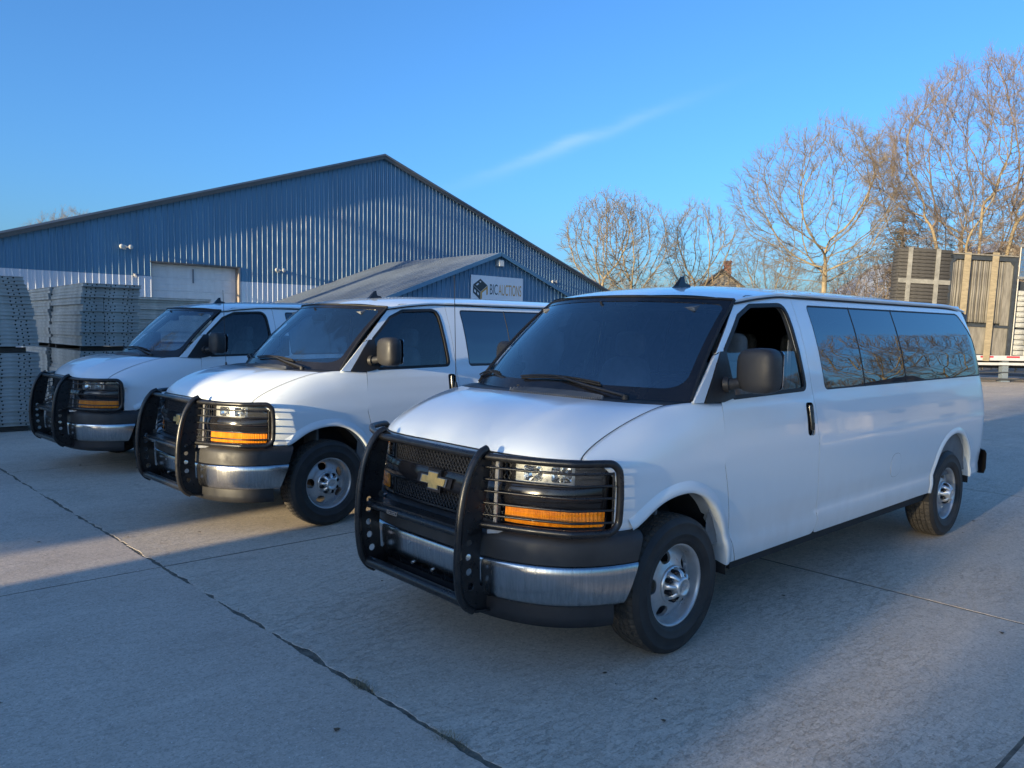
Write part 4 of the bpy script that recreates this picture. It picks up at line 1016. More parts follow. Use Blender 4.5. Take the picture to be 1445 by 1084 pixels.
# ================================================================== ground
def rough_edge(a, b, amp, rng, step=0.04, hold=True):
    a, b = np.array(a, float), np.array(b, float); L = np.linalg.norm(b-a); n = max(2, int(L/step)); t = np.linspace(0, 1, n, endpoint=False)
    d = (b-a)/L; nn = np.array([-d[1], d[0]]); w = rng.normal(0, 1, n); k = np.ones(5)/5; w1 = np.convolve(w, k, 'same')[:n]*1.4; w2 = np.convolve(rng.normal(0, 1, n), np.ones(25)/25, 'same')[:n]*3
    w = (w1*0.75+w2*0.7)*amp
    if hold: w *= np.clip(np.minimum(t, 1-t)*L/0.1, 0, 1)
    return [tuple(a+d*L*ti+nn*wi) for ti, wi in zip(t, w)]
CRK = lambda y: 1.537-0.0415*y
def slab(name, x0, x1, y0, y1, mat, rng, parent, amps=(0.004, 0.004, 0.004, 0.004), dz=0.0, lipw=0.010):
    g = 0.0035
    ex = lambda x, y: CRK(y)+(-0.001 if x == 'a' else 0.003) if isinstance(x, str) else x
    c = [(ex(x0, y0)+g, y0+g), (ex(x1, y0)-g, y0+g), (ex(x1, y1)-g, y1-g), (ex(x0, y1)+g, y1-g)]
    loop = []
    for i in range(4): loop += rough_edge(c[i], c[(i+1) % 4], amps[i], rng, 0.022 if amps[i] > 0.006 else 0.25)
    P = np.array(loop); ctr = P.mean(0); n = len(P)
    tn = np.roll(P, -1, 0)-np.roll(P, 1, 0); nn = np.stack([-tn[:, 1], tn[:, 0]], -1); nn /= np.linalg.norm(nn, axis=1)[:, None]+1e-9
    inner = P+nn*lipw
    V = [(x, y, dz) for x, y in inner]+[(x, y, dz-0.008) for x, y in P]+[(x, y, -0.06) for x, y in P]
    F = [tuple(range(n))]+[(n+i, n+(i+1) % n, (i+1) % n, i) for i in range(n)]+[(2*n+i, 2*n+(i+1) % n, n+(i+1) % n, n+i) for i in range(n)]
    me = bpy.data.meshes.new(name); me.from_pydata(V, [], F); me.update()
    bm = bmesh.new(); bm.from_mesh(me); bmesh.ops.triangulate(bm, faces=[f for f in bm.faces if len(f.verts) > 4]); bm.to_mesh(me); bm.free()
    return add_obj(name, me, mat, parent)
m = MB(); m.box((0, 0, -0.30), (1200, 1200, 0.5)); ground = structure(m.build('ground', 'far_ground'))
m = MB(); m.box((-9, -5, -0.0175), (64, 44, 0.031)); m.build('joint_bed', 'joint_dirt', ground)
lot = structure(empty('concrete_pavement', (0, 0, 0)))
rng = np.random.default_rng(3)
xs = ['a', -2.02, -6.45, -10.9, -15.35, -19.8, -24.25, -28.7, -33.15, -37.6]; ys = [-26.9, -21.9, -17.0, -12.15, -7.25, -2.38, 2.52, 7.4, 12.3, 16.0]
for i in range(len(xs)-1):
    for j in range(len(ys)-1):
        slab('slab', xs[i+1], xs[i], ys[j], ys[j+1], 'concrete_pale', rng, lot, amps=(0.003, 0.015 if i == 0 else 0.004, 0.003, 0.004), dz=0.0, lipw=0.010 if i == 0 else 0.004)
apron = structure(empty('concrete_apron', (0, 0, 0)))
for j in range(len(ys)-1):
    for k, (a, b) in enumerate((('b', 6.6), (6.6, 11.5), (11.5, 16.4), (16.4, 22.5))):
        slab('slab', a, b, ys[j], ys[j+1], 'concrete_dark', rng, apron, amps=(0.006, 0.004, 0.006, 0.010 if k == 0 else 0.004), dz=0.0, lipw=0.006)
# the crack between: crumbs of concrete and dead grass
rng = np.random.default_rng(11)
def pebbles(n, fx, name, mat, smin, smax, parent=None, flat=1.0):
    V = []; F = []
    base = np.array([(1, 0, 0), (-1, 0, 0), (0, 1, 0), (0, -1, 0), (0, 0, 1), (0, 0, -1)], float); fc = [(0, 2, 4), (2, 1, 4), (1, 3, 4), (3, 0, 4), (2, 0, 5), (1, 2, 5), (3, 1, 5), (0, 3, 5)]
    for i in range(n):
        x, y, z = fx(rng); s = smin*(smax/smin)**(rng.random()**2.2); d = base*rng.uniform(0.55, 1.2, (6, 1))*s; d[:, 2] *= 0.55*flat; a = rng.random()*6.28
        c, sn = math.cos(a), math.sin(a); q = np.stack([d[:, 0]*c-d[:, 1]*sn, d[:, 0]*sn+d[:, 1]*c, d[:, 2]], -1)+[x, y, z+s*0.25*flat]; b = len(V); V += [tuple(t) for t in q]; F += [tuple(b+k for k in f) for f in fc]
    me = bpy.data.meshes.new(name); me.from_pydata(V, [], F); me.update(); return stuff(add_obj(name, me, mat, parent))
pebbles(1500, lambda r: (lambda y: (CRK(y)+r.normal(0, 0.016), y, -0.014))(r.uniform(-14, 3.2)), 'crack_rubble', 'pebble', 0.004, 0.016)
pebbles(2600, lambda r: (r.uniform(-9, 5), r.uniform(-9, 3.6), 0.0), 'loose_grit', 'pebble', 0.0016, 0.007)
def bits(n, fx, name, mat):
    V = []; F = []
    for i in range(n):
        x, y = fx(rng); L = rng.uniform(0.012, 0.05); a = rng.random()*6.28; c, s = math.cos(a), math.sin(a); wdt = rng.uniform(0.0012, 0.003); h = rng.uniform(0.003, 0.02); b = len(V)
        V += [(x-s*wdt, y+c*wdt, -0.012), (x+s*wdt, y-c*wdt, -0.012), (x+c*L, y+s*L, h)]; F.append((b, b+1, b+2))
    me = bpy.data.meshes.new(name); me.from_pydata(V, [], F); me.update(); return stuff(add_obj(name, me, mat))
bits(900, lambda r: (lambda y: (CRK(y)+r.normal(0, 0.015), y))(r.choice([r.uniform(-14, 3.0), r.normal(0.22, 0.06), r.normal(0.90, 0.06)])), 'dead_grass', 'dead_grass')
def leaf(n):
    V = []; F = []
    for i in range(n):
        x, y = rng.uniform(-5, 4), rng.uniform(-8, 3); s = rng.uniform(0.008, 0.022); a = rng.random()*6.28; b = len(V)
        for k in range(6): V.append((x+s*math.cos(a+k*1.05)*(1 if k % 2 else .55), y+s*math.sin(a+k*1.05)*(1 if k % 2 else .55), 0.004+rng.uniform(0, 0.006)))
        F.append(tuple(b+k for k in range(6)))
    me = bpy.data.meshes.new('leaf_litter'); me.from_pydata(V, [], F); me.update(); return stuff(add_obj('leaf_litter', me, 'dead_leaf'))
leaf(60)

# ================================================================== the steel building
B = empty('steel_warehouse', (4.842, -27.80, 0), rad(182.5))      # local x runs along the wall, local y behind it
tag(B, 'wide blue ribbed steel warehouse with a white lower band, behind the vans', 'warehouse')
def rib_wall(x0, x1, zlo, zhi, name, mat, parent, phase=6.545, yoff=0.0, skip=None):
    """vertical ribbed sheet from zlo(x) to zhi(x); ribs every 9 inches stand towards -y"""
    p = 0.2286; prof = [(-0.034, 0.0), (-0.013, 0.034), (0.013, 0.034), (0.034, 0.0), (0.098, 0.0), (0.108, 0.006), (0.120, 0.006), (0.130, 0.0)]
    X = []
    k0 = int(math.floor((x0-phase)/p))-1
    for k in range(k0, int((x1-phase)/p)+2):
        for dx, h in prof:
            x = phase+k*p+dx
            if x0 < x < x1: X.append((x, h))
    X = [(x0, 0.0)]+X+[(x1, 0.0)]
    mbw = MB(); col = []
    for x, h in X: col.append(((x, yoff-h, zlo(x)), (x, yoff-h, zhi(x))))
    for a, b in zip(col[:-1], col[1:]):
        if skip and skip((a[0][0]+b[0][0])/2): continue
        if max(a[1][2]-a[0][2], b[1][2]-b[0][2]) > 0.002: mbw.add([a[0], b[0], b[1], a[1]], [(0, 1, 2, 3)])
    return mbw.build(name, mat, parent, fix=False)
XA, ZA, SL, XL, XR = 21.8, 9.84, 0.330, 3.4, 40.2
zr = lambda x: ZA-SL*abs(x-XA)
DX0, DX1, DZ = 11.15, 14.62, 4.17
rib_wall(XL, DX0, lambda x: 3.64, lambda x: max(3.64, zr(x)), 'wall', 'blue_steel', B); rib_wall(DX0, DX1, lambda x: DZ, zr, 'wall', 'blue_steel', B); rib_wall(DX1, XR, lambda x: 3.64, lambda x: max(3.64, zr(x)), 'wall', 'blue_steel', B)
rib_wall(XL, DX0, lambda x: 0.0, lambda x: 3.636, 'wainscot', 'white_steel', B); rib_wall(DX1, XR, lambda x: 0.0, lambda x: 3.636, 'wainscot', 'white_steel', B)
def ribrow(x0, x1, y0, y1, f, name, mat, parent, p=0.30): pass
for s in (-1, 1):
    xe = XL-0.35 if s < 0 else XR+0.35; m = MB()
    m.bar((XA, -0.16, ZA+0.03), (xe, -0.16, zr(xe)+0.03), 0.035, 0.18, up=(0, 0, 1)); m.build('rake_trim', 'rake_trim', B)
    m = MB(); a = (XA, ZA+0.17); b = (xe, zr(xe)+0.17)
    m.add([(a[0], -0.22, a[1]), (b[0], -0.22, b[1]), (b[0], 45, b[1]), (a[0], 45, a[1]), (a[0], -0.22, a[1]-0.08), (b[0], -0.22, b[1]-0.08), (b[0], 45, b[1]-0.08), (a[0], 45, a[1]-0.08)], [(0, 1, 2, 3), (4, 5, 6, 7), (0, 1, 5, 4), (1, 2, 6, 5), (2, 3, 7, 6), (3, 0, 4, 7)]); m.build('roof', 'grey_roof_metal', B)
m = MB(); m.box((XL+0.1, 22.5, 1.9), (0.1, 44.8, 3.8)); m.box((XR-0.1, 22.5, 1.9), (0.1, 44.8, 3.8)); m.add([(XL, 44.9, 0), (XR, 44.9, 0), (XR, 44.9, zr(XR)), (XA, 44.9, ZA), (XL, 44.9, zr(XL))], [(0, 1, 2, 3, 4)]); m.build('outer_wall', 'blue_steel', B)
gd = empty('garage_door'); gd.parent = B
nsec = 8; hs = DZ/nsec
m0 = None
for k in range(nsec):
    z0 = k*hs
    if m0 is None:
        m = MB(); L = DX1-DX0-0.02; y = 0.26
        pr = [(0, 0.0), (0.006, -0.012)]
        for q in range(3): pr += [(hs*(q+0.5)/3-0.02, -0.012), (hs*(q+0.5)/3, -0.004), (hs*(q+0.5)/3+0.02, -0.012)]
        pr += [(hs-0.008, -0.012), (hs-0.002, 0.0)]
        m.patch(np.array([[(x, y+d, z) for z, d in pr] for x in (DX0+0.01, DX1-0.01)]), 0, False); m0 = m.mesh('door_section', False); m0.materials.append(MATS['door_white'])
    o = bpy.data.objects.new('door_section', m0); COL.objects.link(o); o.parent = gd; o.location = (0, 0, z0)
m = MB(); m.box(((DX0+DX1)/2-0.05, 0.225, 3.75), (0.05, 0.03, 0.55)); m.build('lock_track', 'grey_roof_metal', gd)
for nm, c, d in (('jamb', (DX0-0.03, 0.15, DZ/2), (0.06, 0.26, DZ)), ('jamb', (DX1+0.03, 0.13, DZ/2), (0.06, 0.36, DZ)), ('lintel', ((DX0+DX1)/2, 0.13, DZ+0.03), (DX1-DX0+0.12, 0.36, 0.06))):
    m = MB(); m.box(c, d); m.build(nm, 'jamb_brown' if nm == 'jamb' else 'rake_trim', gd)
# annex with the sign
A = empty('steel_annex', B.matrix_world @ Vector((0, 0, 0)), rad(182.5)); A.location = (4.842, -27.80, 0)
tag(A, 'low blue ribbed gabled annex with grey metal roof, carrying the white sign', 'annex')
AXc, AZc, AS, AW, AY = 22.04, 4.86, 0.358, 5.75, -7.8
za = lambda x: AZc-AS*abs(x-AXc)
rib_wall(AXc-AW, AXc+AW, lambda x: 0.9, za, 'wall', 'blue_steel', A, yoff=AY); rib_wall(AXc-AW, AXc+AW, lambda x: 0, lambda x: 0.896, 'wainscot', 'white_steel', A, yoff=AY)
m = MB()
for s in (-1, 1): m.add([(AXc+s*AW, AY, 0), (AXc+s*AW, -0.03, 0), (AXc+s*AW, -0.03, za(AXc+AW)), (AXc+s*AW, AY, za(AXc+AW))], [(0, 1, 2, 3)])
m.build('outer_wall', 'blue_steel', A)
for s in (-1, 1):
    m = MB(); xe = AXc+s*(AW+0.35); n = int((AW+0.35)/0.01)
    # standing ribs run down the slope
    ysr = []
    y = AY-0.25
    while y < -0.03:
        for d, h in ((0, 0), (0.02, 0.018), (0.04, 0.018), (0.06, 0)): ysr.append((y+d, h))
        y += 0.305
    ysr = [q for q in ysr if q[0] < -0.03]+[(-0.03, 0)]
    m.patch(np.array([[(x, yy, zz+0.06+h) for yy, h in ysr] for x, zz in ((AXc, AZc), (xe, za(xe)))]), 0, False); m.build('roof', 'grey_roof_metal', A, fix=False)
    m = MB(); m.bar((AXc, AY-0.24, AZc+0.0), (xe, AY-0.24, za(xe)+0.0), 0.03, 0.15); m.build('rake_trim', 'blue_steel', A)
m = MB(); m.bar((AXc-AW-0.36, AY-0.2, za(AXc-AW-0.36)-0.02), (AXc-AW-0.36, -0.03, za(AXc-AW-0.36)-0.02), 0.10, 0.12); m.build('gutter', 'trailer_white', A)
# sign board
S = empty('sign', (4.842, -27.80, 0), rad(182.5)); tag(S, 'white sign reading BIC AUCTIONS with a box house logo, on the annex gable', 'sign')
SX0, SX1, SZ1, SZ0 = 20.56, 23.47, 3.955, 2.10; SY = AY-0.055
m = MB(); m.box(((SX0+SX1)/2, SY, (SZ0+SZ1)/2), (SX1-SX0, 0.03, SZ1-SZ0)); m.build('board', 'sign_white', S)
def flat(poly, name, mat, lift):
    m = MB(); m.prism([(SX0+a, SZ1-b) for a, b in poly], SY-0.017-lift, SY-0.0155, 0, 'xz'); return m.build(name, mat, S)
def hole_poly(outer, holes, name, mat, lift):
    f = lambda a, b: np.stack([SX0+np.asarray(a, float), SY-0.017-lift+0*np.asarray(a, float), SZ1-np.asarray(b, float)], -1)
    return panel(name, outer, holes, f, mat, S, h=0.3, flange=0.002, outward=lambda p: np.array([0, -1.0, 0]), interior=False)
k = 2.91/82.0*82/71.3   # photo pixels to metres across the board
sc = lambda pts: [((x-85)/1255*2.91, (z-85-(x-85)*0.075)/595*1.10) for x, z in pts]
logo_roof = sc([(295, 175), (462, 322), (300, 455), (130, 300)])
hole_poly(logo_roof, [sc([(195, 300), (245, 262), (265, 285), (215, 322)]), sc([(275, 238), (297, 222), (318, 243), (296, 262)])], 'logo_roof', 'sign_dark', 0.004)
hole_poly(sc([(128, 306), (296, 462), (296, 632), (128, 468)]), [sc([(155, 390), (195, 428), (195, 482), (155, 445)]), sc([(225, 450), (265, 488), (265, 538), (225, 502)])], 'logo_wall', 'sign_dark', 0.004)
flat(sc([(303, 460), (470, 328), (470, 520), (440, 530), (440, 400), (335, 480), (335, 600), (303, 630)]), 'logo_frame', 'sign_orange', 0.004)
def text(body, name, mat, x0, x1, zbase, hgt, parent, origin, lift=0.004):
    cu = bpy.data.curves.new(name, 'FONT'); cu.body = body; cu.size = 1.0; cu.extrude = 0.0
    to = bpy.data.objects.new('t', cu); COL.objects.link(to); dg = bpy.context.evaluated_depsgraph_get(); me = bpy.data.meshes.new_from_object(to.evaluated_get(dg)); bpy.data.objects.remove(to)
    n = len(me.vertices); co = np.empty(n*3); me.vertices.foreach_get('co', co); co = co.reshape(-1, 3)
    mn, mx = co.min(0), co.max(0); out = np.empty_like(co)
    out[:, 0] = x0+(co[:, 0]-mn[0])/(mx[0]-mn[0])*(x1-x0); out[:, 2] = zbase+(co[:, 1]-mn[1])/(mx[1]-mn[1])*hgt; out[:, 1] = origin-lift
    me.vertices.foreach_set('co', out.ravel()); me.update(); return add_obj(name, me, mat, parent)
def stext(body, x0, x1, zt, zb, mat):
    a = sc([(x0, zt)])[0]; b = sc([(x1, zt+(x1-x0)*0.075)])[0]; zb_ = sc([(x0, zb)])[0][1]
    text(body, 'lettering', mat, SX0+a[0], SX0+b[0], SZ1-zb_, zb_-a[1], S, SY-0.0155)
stext('BIC', 522, 708, 292, 520, 'sign_dark'); stext('AUCTIONS', 728, 1295, 305, 545, 'sign_orange'); stext('101 East Henry Street', 420, 1035, 655, 735, 'sign_dark')
# lamps and cameras on the walls
def flood(x, z, label):
    o = empty('flood_light', (4.842, -27.80, 0), rad(182.5)); tag(o, label, 'flood light', 'flood lights on the warehouse wall')
    m = MB(); m.box((x, -0.04, z), (0.12, 0.04, 0.16)); m.build('base_plate', 'lamp_housing', o)
    for s in (-1, 1):
        m = MB(); m.tube([(x, -0.05, z), (x+0.10*s, -0.12, z+0.01)], 0.018, 6); m.lathe([(0.03, 0), (0.085, -0.10), (0.085, -0.13), (0.0, -0.12)], 12, c=(x+0.16*s, -0.12, z+0.01)); h = m.build('lamp_head', 'lamp_housing', o)
flood(10.17, 4.66, 'twin head flood light on the blue wall left of the garage door'); flood(16.39, 4.19, 'twin head flood light on the blue wall right of the garage door'); flood(33.76, 4.64, 'twin head flood light beyond the annex roof ridge, near the wall end')
o = empty('security_camera', (4.842, -27.80, 0), rad(182.5)); tag(o, 'small white security camera on the wall left of the garage door', 'camera'); m = MB(); m.box((10.52, -0.04, 3.66), (0.10, 0.04, 0.10)); m.build('mount', 'trailer_white', o); m = MB(); m.tube([(10.52, -0.06, 3.65), (10.46, -0.30, 3.58)], 0.045, 10); m.build('camera_body', 'trailer_white', o)
o = empty('wall_light', (4.842, -27.80, 0), rad(182.5)); tag(o, 'boxy wall light under the peak of the annex gable', 'wall light'); m = MB(); m.box((22.06, AY-0.12, 4.50), (0.28, 0.20, 0.26)); m.build('housing', 'lamp_housing', o); m = MB(); m.box((22.06, AY-0.23, 4.48), (0.24, 0.03, 0.20)); m.build('lens', 'lamp_lens', o)

# ================================================================== stacks of concrete form panels
def form_mesh(wx, wy, th, groups):
    m = MB(); m.box((wx/2, -wy/2, th/2), (wx-0.022, wy-0.022, th-0.010))
    for z in (0.0045, th-0.0045): m.box((wx/2, -wy/2, z), (wx, wy, 0.0075))
    for gx in groups:
        for i, dx in enumerate((-0.075, 0.0, 0.075)):
            for j, zz in enumerate((0.33,)):
                m.lathe([(0.0145, 0.0), (0.0001, 0.0005)], 6, c=(gx+dx, -0.0102, th*(0.36 if i % 2 else 0.62)), mi=1, smooth=False)
    for gy in np.arange(0.3, wy, 0.6): m.lathe([(0.008, 0), (0.0001, 0.0005)], 6, axis='z', c=(wx+0.0002, -gy, th*0.5), mi=1, smooth=False) if False else None
    me = m.mesh('concrete_form', True); me.materials.append(MATS['form_alloy']); me.materials.append(MATS['form_hole']); return me
TH = 0.0625
ordn = ['bottom', 'second from the bottom', 'third from the bottom', 'fourth from the bottom', 'fifth from the bottom', 'sixth from the bottom', 'seventh from the bottom', 'eighth from the bottom', 'ninth from the bottom', 'tenth from the bottom']
ordt = ['topmost', 'second from the top', 'third from the top', 'fourth from the top', 'fifth from the top', 'sixth from the top', 'seventh from the top', 'eighth from the top', 'ninth from the top', 'tenth from the top']
def pile(x, y, z0, n, me, where, lean, rng, tops=None, yj=0.012, mat2=None):
    th = TH
    for k in range(n):
        o = bpy.data.objects.new('concrete_form', me if not (mat2 and k >= n-3) else mat2); COL.objects.link(o)
        ln = lean(k/(n-1.0)); o.location = (x+ln+rng.normal(0, 0.012), y+rng.normal(0, yj), z0+k*th); o.rotation_euler = (0, 0, rng.normal(0, 0.006))
        if k < n/2: w_ = ordn[k] if k < 10 else 'a middle one'
        else: w_ = ordt[n-1-k] if n-1-k < 10 else 'a middle one'
        tag(o, f'grey alloy form panel, {w_} in {where}', 'form panel', 'alloy form panels lying in stacks')
rng = np.random.default_rng(5)
f8 = form_mesh(2.44, 1.2, TH, (0.22, 0.62, 1.30, 1.85)); f3 = form_mesh(0.98, 2.35, TH, (0.20, 0.52, 0.83))
pale = f3.copy(); pale.materials.clear(); pale.materials.append(MATS['form_alloy_sunlit']); pale.materials.append(MATS['form_hole'])  # short panels in the sunlit colour
pile(0.72, -11.25, 0.09, 19, f8, 'the lower left stack', lambda t: 0.0+0.0*t, rng); pile(0.71, -11.25, 1.385, 18, f8, 'the upper left stack', lambda t: 0.18*t**1.3, rng)
pile(-1.02, -12.05, 0.09, 19, f3, 'the lower front centre stack', lambda t: -0.03*t, rng, yj=0.02); pile(-1.02, -12.05, 1.37, 18, f3, 'the upper front centre stack', lambda t: -0.02-0.06*t, rng, yj=0.02)
pile(-1.00, -14.43, 0.09, 19, f3, 'the lower rear centre stack', lambda t: 0.03*t, rng, yj=0.02); pile(-1.01, -14.43, 1.37, 18, f3, 'the upper rear centre stack', lambda t: -0.01-0.03*t, rng, yj=0.02)
pile(-4.55, -17.9, 0.09, 18, f8, 'the far lower stack by the door', lambda t: 0.0, rng, yj=0.02); 
f8_sunlit = f8.copy(); f8_sunlit.materials.clear(); f8_sunlit.materials.append(MATS['form_alloy_sunlit']); f8_sunlit.materials.append(MATS['form_hole'])  # the far upper stack takes the sunlit colour
pile(-4.50, -17.9, 1.36, 18, f8_sunlit, 'the far upper stack by the door', lambda t: -0.12*t, rng, yj=0.03)
for (x, y, L, ax, z, wh) in ((0.9, -11.35, 2.2, 'x', 0.045, 'under the lower left stack'), (0.9, -11.35, 2.2, 'x', 1.325, 'between the left stacks, front'), (0.9, -12.2, 2.2, 'x', 1.325, 'between the left stacks, rear'), (-0.95, -12.2, 0.85, 'x', 1.315, 'between the front centre stacks, front'), (-0.95, -14.1, 0.85, 'x', 1.315, 'between the front centre stacks, rear'), (-0.95, -14.7, 0.85, 'x', 1.315, 'between the rear centre stacks, front'), (-0.95, -16.6, 0.85, 'x', 1.315, 'between the rear centre stacks, rear'), (-0.95, -12.2, .85, 'x', 0.045, 'under the front centre stack'), (-0.95, -16.6, .85, 'x', 0.045, 'under the rear centre stack'), (-4.4, -18.2, 2.2, 'x', 1.29, 'between the far stacks by the door'), (-4.4, -18.2, 2.2, 'x', 0.045, 'under the far stack by the door')):
    m = MB(); m.box((L/2, 0, 0), (L, 0.09, 0.085)); o = m.build('timber_bearer', 'timber_dark'); o.location = (x, y, z); tag(o, f'dark timber bearer {wh}', 'timber')
m = MB(); m.prism(smooth_poly([(0, 0), (0.11, 0), (0.11, 0.17), (0.085, 0.21), (0.0, 0.21)], .01), -0.002, 0.002, 0, 'xz'); o = m.build('paper_tag', 'paper_tag'); o.location = (1.66, -11.185, 1.02); tag(o, 'white paper tag hanging on the lower left stack', 'tag')

# ================================================================== trailer and its load (seen past the nearest van)
TY = rad(138.1)                # along the trailer: towards picture right
T0 = Vector((-31.86, -6.49, 0))
def tloc(a, d=0.0, z=0.0):     # a along, d away from the camera
    return T0+Vector((math.cos(TY)*a, math.sin(TY)*a, 0))+Vector((-math.sin(TY), math.cos(TY), 0))*d+Vector((0, 0, z))
def tthing(name, label, cat, a, z, group=None, lean=0.0):
    o = empty(name, tloc(a, 0, z), TY); o.rotation_euler = (0, lean, TY); tag(o, label, cat, group); return o
DECK = 1.06
T = tthing('flatbed_trailer', 'low white flatbed trailer with red and white reflective tape, loaded with crates and forms', 'trailer', 0, 0)
m = MB(); m.box((1.5, 1.25, DECK-0.06), (14, 2.5, 0.10)); m.build('deck', 'trailer_dark', T)
m = MB(); m.box((1.5, -0.02, DECK-0.10), (14, 0.05, 0.20)); m.box((1.5, -0.012, DECK-0.33), (14, 0.04, 0.10)); m.build('side_rail', 'trailer_white', T)
for k, a in enumerate(np.arange(-5.2, 8, 1.04)):
    m = MB(); m.box((a+0.19, -0.050, DECK-0.055), (0.52, 0.006, 0.07)); m.build('reflective_tape', 'tape_red', T)
m = MB(); m.box((1.5, 1.25, DECK-0.35), (13.6, 0.9, 0.35)); m.build('chassis', 'trailer_dark', T)
for a in (0.02,):
    m = MB(); m.box((a, 0.25, 0.42), (0.24, 0.24, 0.84)); m.box((a, 0.25, 0.03), (0.34, 0.34, 0.05)); m.build('landing_leg', 'grey_roof_metal', T)
m = MB(); m.bar((-4, 0.1, 0.12), (6, 0.1, 0.10), 0.10, 0.07); m.bar((-3, 0.06, 0.30), (3.2, 0.06, 0.50), 0.03, 0.03); m.build('low_dark_bars', 'trailer_dark', T)  # dark bars low along the trailer side
def wheelset(a):
    for d in (0.25, 2.2):
        mm = MB(); mm.lathe([(0.25, 0.14), (0.45, 0.14), (0.5, 0.10), (0.5, -0.10), (0.45, -0.14), (0.25, -0.14)], 32, c=(a, d, 0.5)); mm.lathe([(0.001, 0.05), (0.25, 0.09)], 24, c=(a, d, 0.5)); mm.build('wheel', 'rubber', T)
for a in (-4.6, -3.4): wheelset(a)
LEAN = 0.040
# left crate: dark planks with pale battens
K = tthing('plank_crate', 'tall dark plank crate with pale battens, left end of the trailer load', 'crate', -4.62, DECK, lean=LEAN)
Wc, Hc, Dc = 2.05, 4.22, 0.55; rngc = np.random.default_rng(2)
m = MB(); m.box((Wc/2, Dc/2+0.03, Hc/2), (Wc-0.04, Dc-0.06, Hc-0.03)); m.build('inner_stack', 'frame_dark', K)
zp = 0.02
pm = {}
for i in range(30):
    h = 0.136
    for fx, dims in (((Wc/2, 0.0, 0), (Wc, 0.035, h-0.012)), ((0.0, Dc/2, 0), (0.035, Dc, h-0.012))):
        if dims not in pm:
            mm = MB(); mm.box((0, 0, 0), dims); pm[dims] = bevel_mesh(mm.mesh('plank'), 0.006, 1); pm[dims].materials.append(MATS['crate_plank'])
        o = bpy.data.objects.new('plank', pm[dims]); COL.objects.link(o); o.parent = K; o.location = (fx[0]+rngc.normal(0, 0.006), fx[1]+rngc.normal(0, 0.004), zp+h/2); o.rotation_euler = (0, rngc.normal(0, 0.003), 0)
    zp += h+0.003
for x in (0.40, 1.50): m = MB(); m.box((x, -0.035, Hc/2), (0.17, 0.03, Hc)); m.build('batten', 'crate_batten', K)
m = MB(); m.box((Wc/2, -0.028, Hc-1.30), (Wc, 0.02, 0.17)); m.build('batten', 'crate_batten', K)
# lower dark crate behind the panel pack
K2 = tthing('dark_crate', 'dark crate standing behind the upright board pack', 'crate', -2.55, DECK, lean=LEAN)
m = MB(); m.box((0.75, 2.0, 1.95), (1.5, 0.9, 3.9)); m.build('body', 'frame_dark', K2)
for z in (3.62, 3.80, 3.98): m = MB(); m.box((0.75, 1.5, z), (1.55, 0.10, 0.12)); m.build('slat', 'crate_plank', K2)
# upright board pack in a dark frame
Pk = tthing('board_pack', 'pack of upright weathered boards in a dark steel frame', 'board pack', -2.62, DECK, lean=LEAN)
Wp, Hp = 2.62, 3.98; x = 0.12
pmesh = {}
while x < Wp-0.42:
    wd = float(rngc.choice([0.075, 0.085, 0.10])); d = float(rngc.choice([0.0, 0.025, 0.05]))
    if wd not in pmesh:
        mm = MB(); mm.box((0, 0, 0), (wd-0.020, 0.08, 2.42)); pmesh[wd] = bevel_mesh(mm.mesh('board'), 0.008, 1); pmesh[wd].materials.append(MATS['board_grey'])
    for zc in (Hp-1.42,):
        o = bpy.data.objects.new('board', pmesh[wd]); COL.objects.link(o); o.parent = Pk; o.location = (x+wd/2, 0.06+d, zc)
    x += wd
for xx, wd in ((Wp-0.36, 0.34),):
    m = MB(); m.box((xx+wd/2-0.05, 0.08, Hp-1.45), (wd-0.03, 0.06, 2.5)); m.build('board', 'board_grey', Pk); m = MB(); m.box((xx+wd/2-0.05, 0.08, 0.62), (wd+0.5, 0.06, 1.2)); m.build('board', 'board_grey', Pk)
m = MB(); m.box((Wp/2-0.2, 0.10, 0.6), (Wp-0.7, 0.08, 1.16)); m.build('lower_board', 'board_grey', Pk)
for c, d in (((0.05, 0.03, Hp/2), (0.10, 0.10, Hp)), ((Wp-0.02, 0.03, Hp/2), (0.13, 0.12, Hp)), ((Wp/2, 0.03, Hp-0.10), (Wp, 0.10, 0.16)), ((Wp/2, 0.03, 1.22), (Wp, 0.06, 0.09)), ((Wp/2, 0.7, 0.05), (Wp, 1.4, 0.10)), ((Wp-0.02, 1.3, Hp/2), (0.12, 0.12, Hp)), ((Wp-0.02, 0.65, Hp-0.1), (0.10, 1.2, 0.14))):
    m = MB(); m.box(c, d); m.build('frame_member', 'frame_dark', Pk)
for sx, sg in ((0.1, 1), (Wp-0.09, -1)): m = MB(); m.prism([(sx, Hp-0.18), (sx+sg*0.16, Hp-0.18), (sx, Hp-0.36)], 0.0, 0.05); m.build('gusset', 'frame_dark', Pk)
m = MB(); m.box((Wp/2+0.05, 0.35, Hp+0.02), (Wp-0.1, 0.9, 0.05)); m.build('cap_board', 'board_grey', Pk)
m = MB(); m.box((Wp/2-0.1, 0.75, Hp/2), (Wp-0.5, 1.1, Hp-0.3)); m.build('inner_pack', 'frame_dark', Pk)
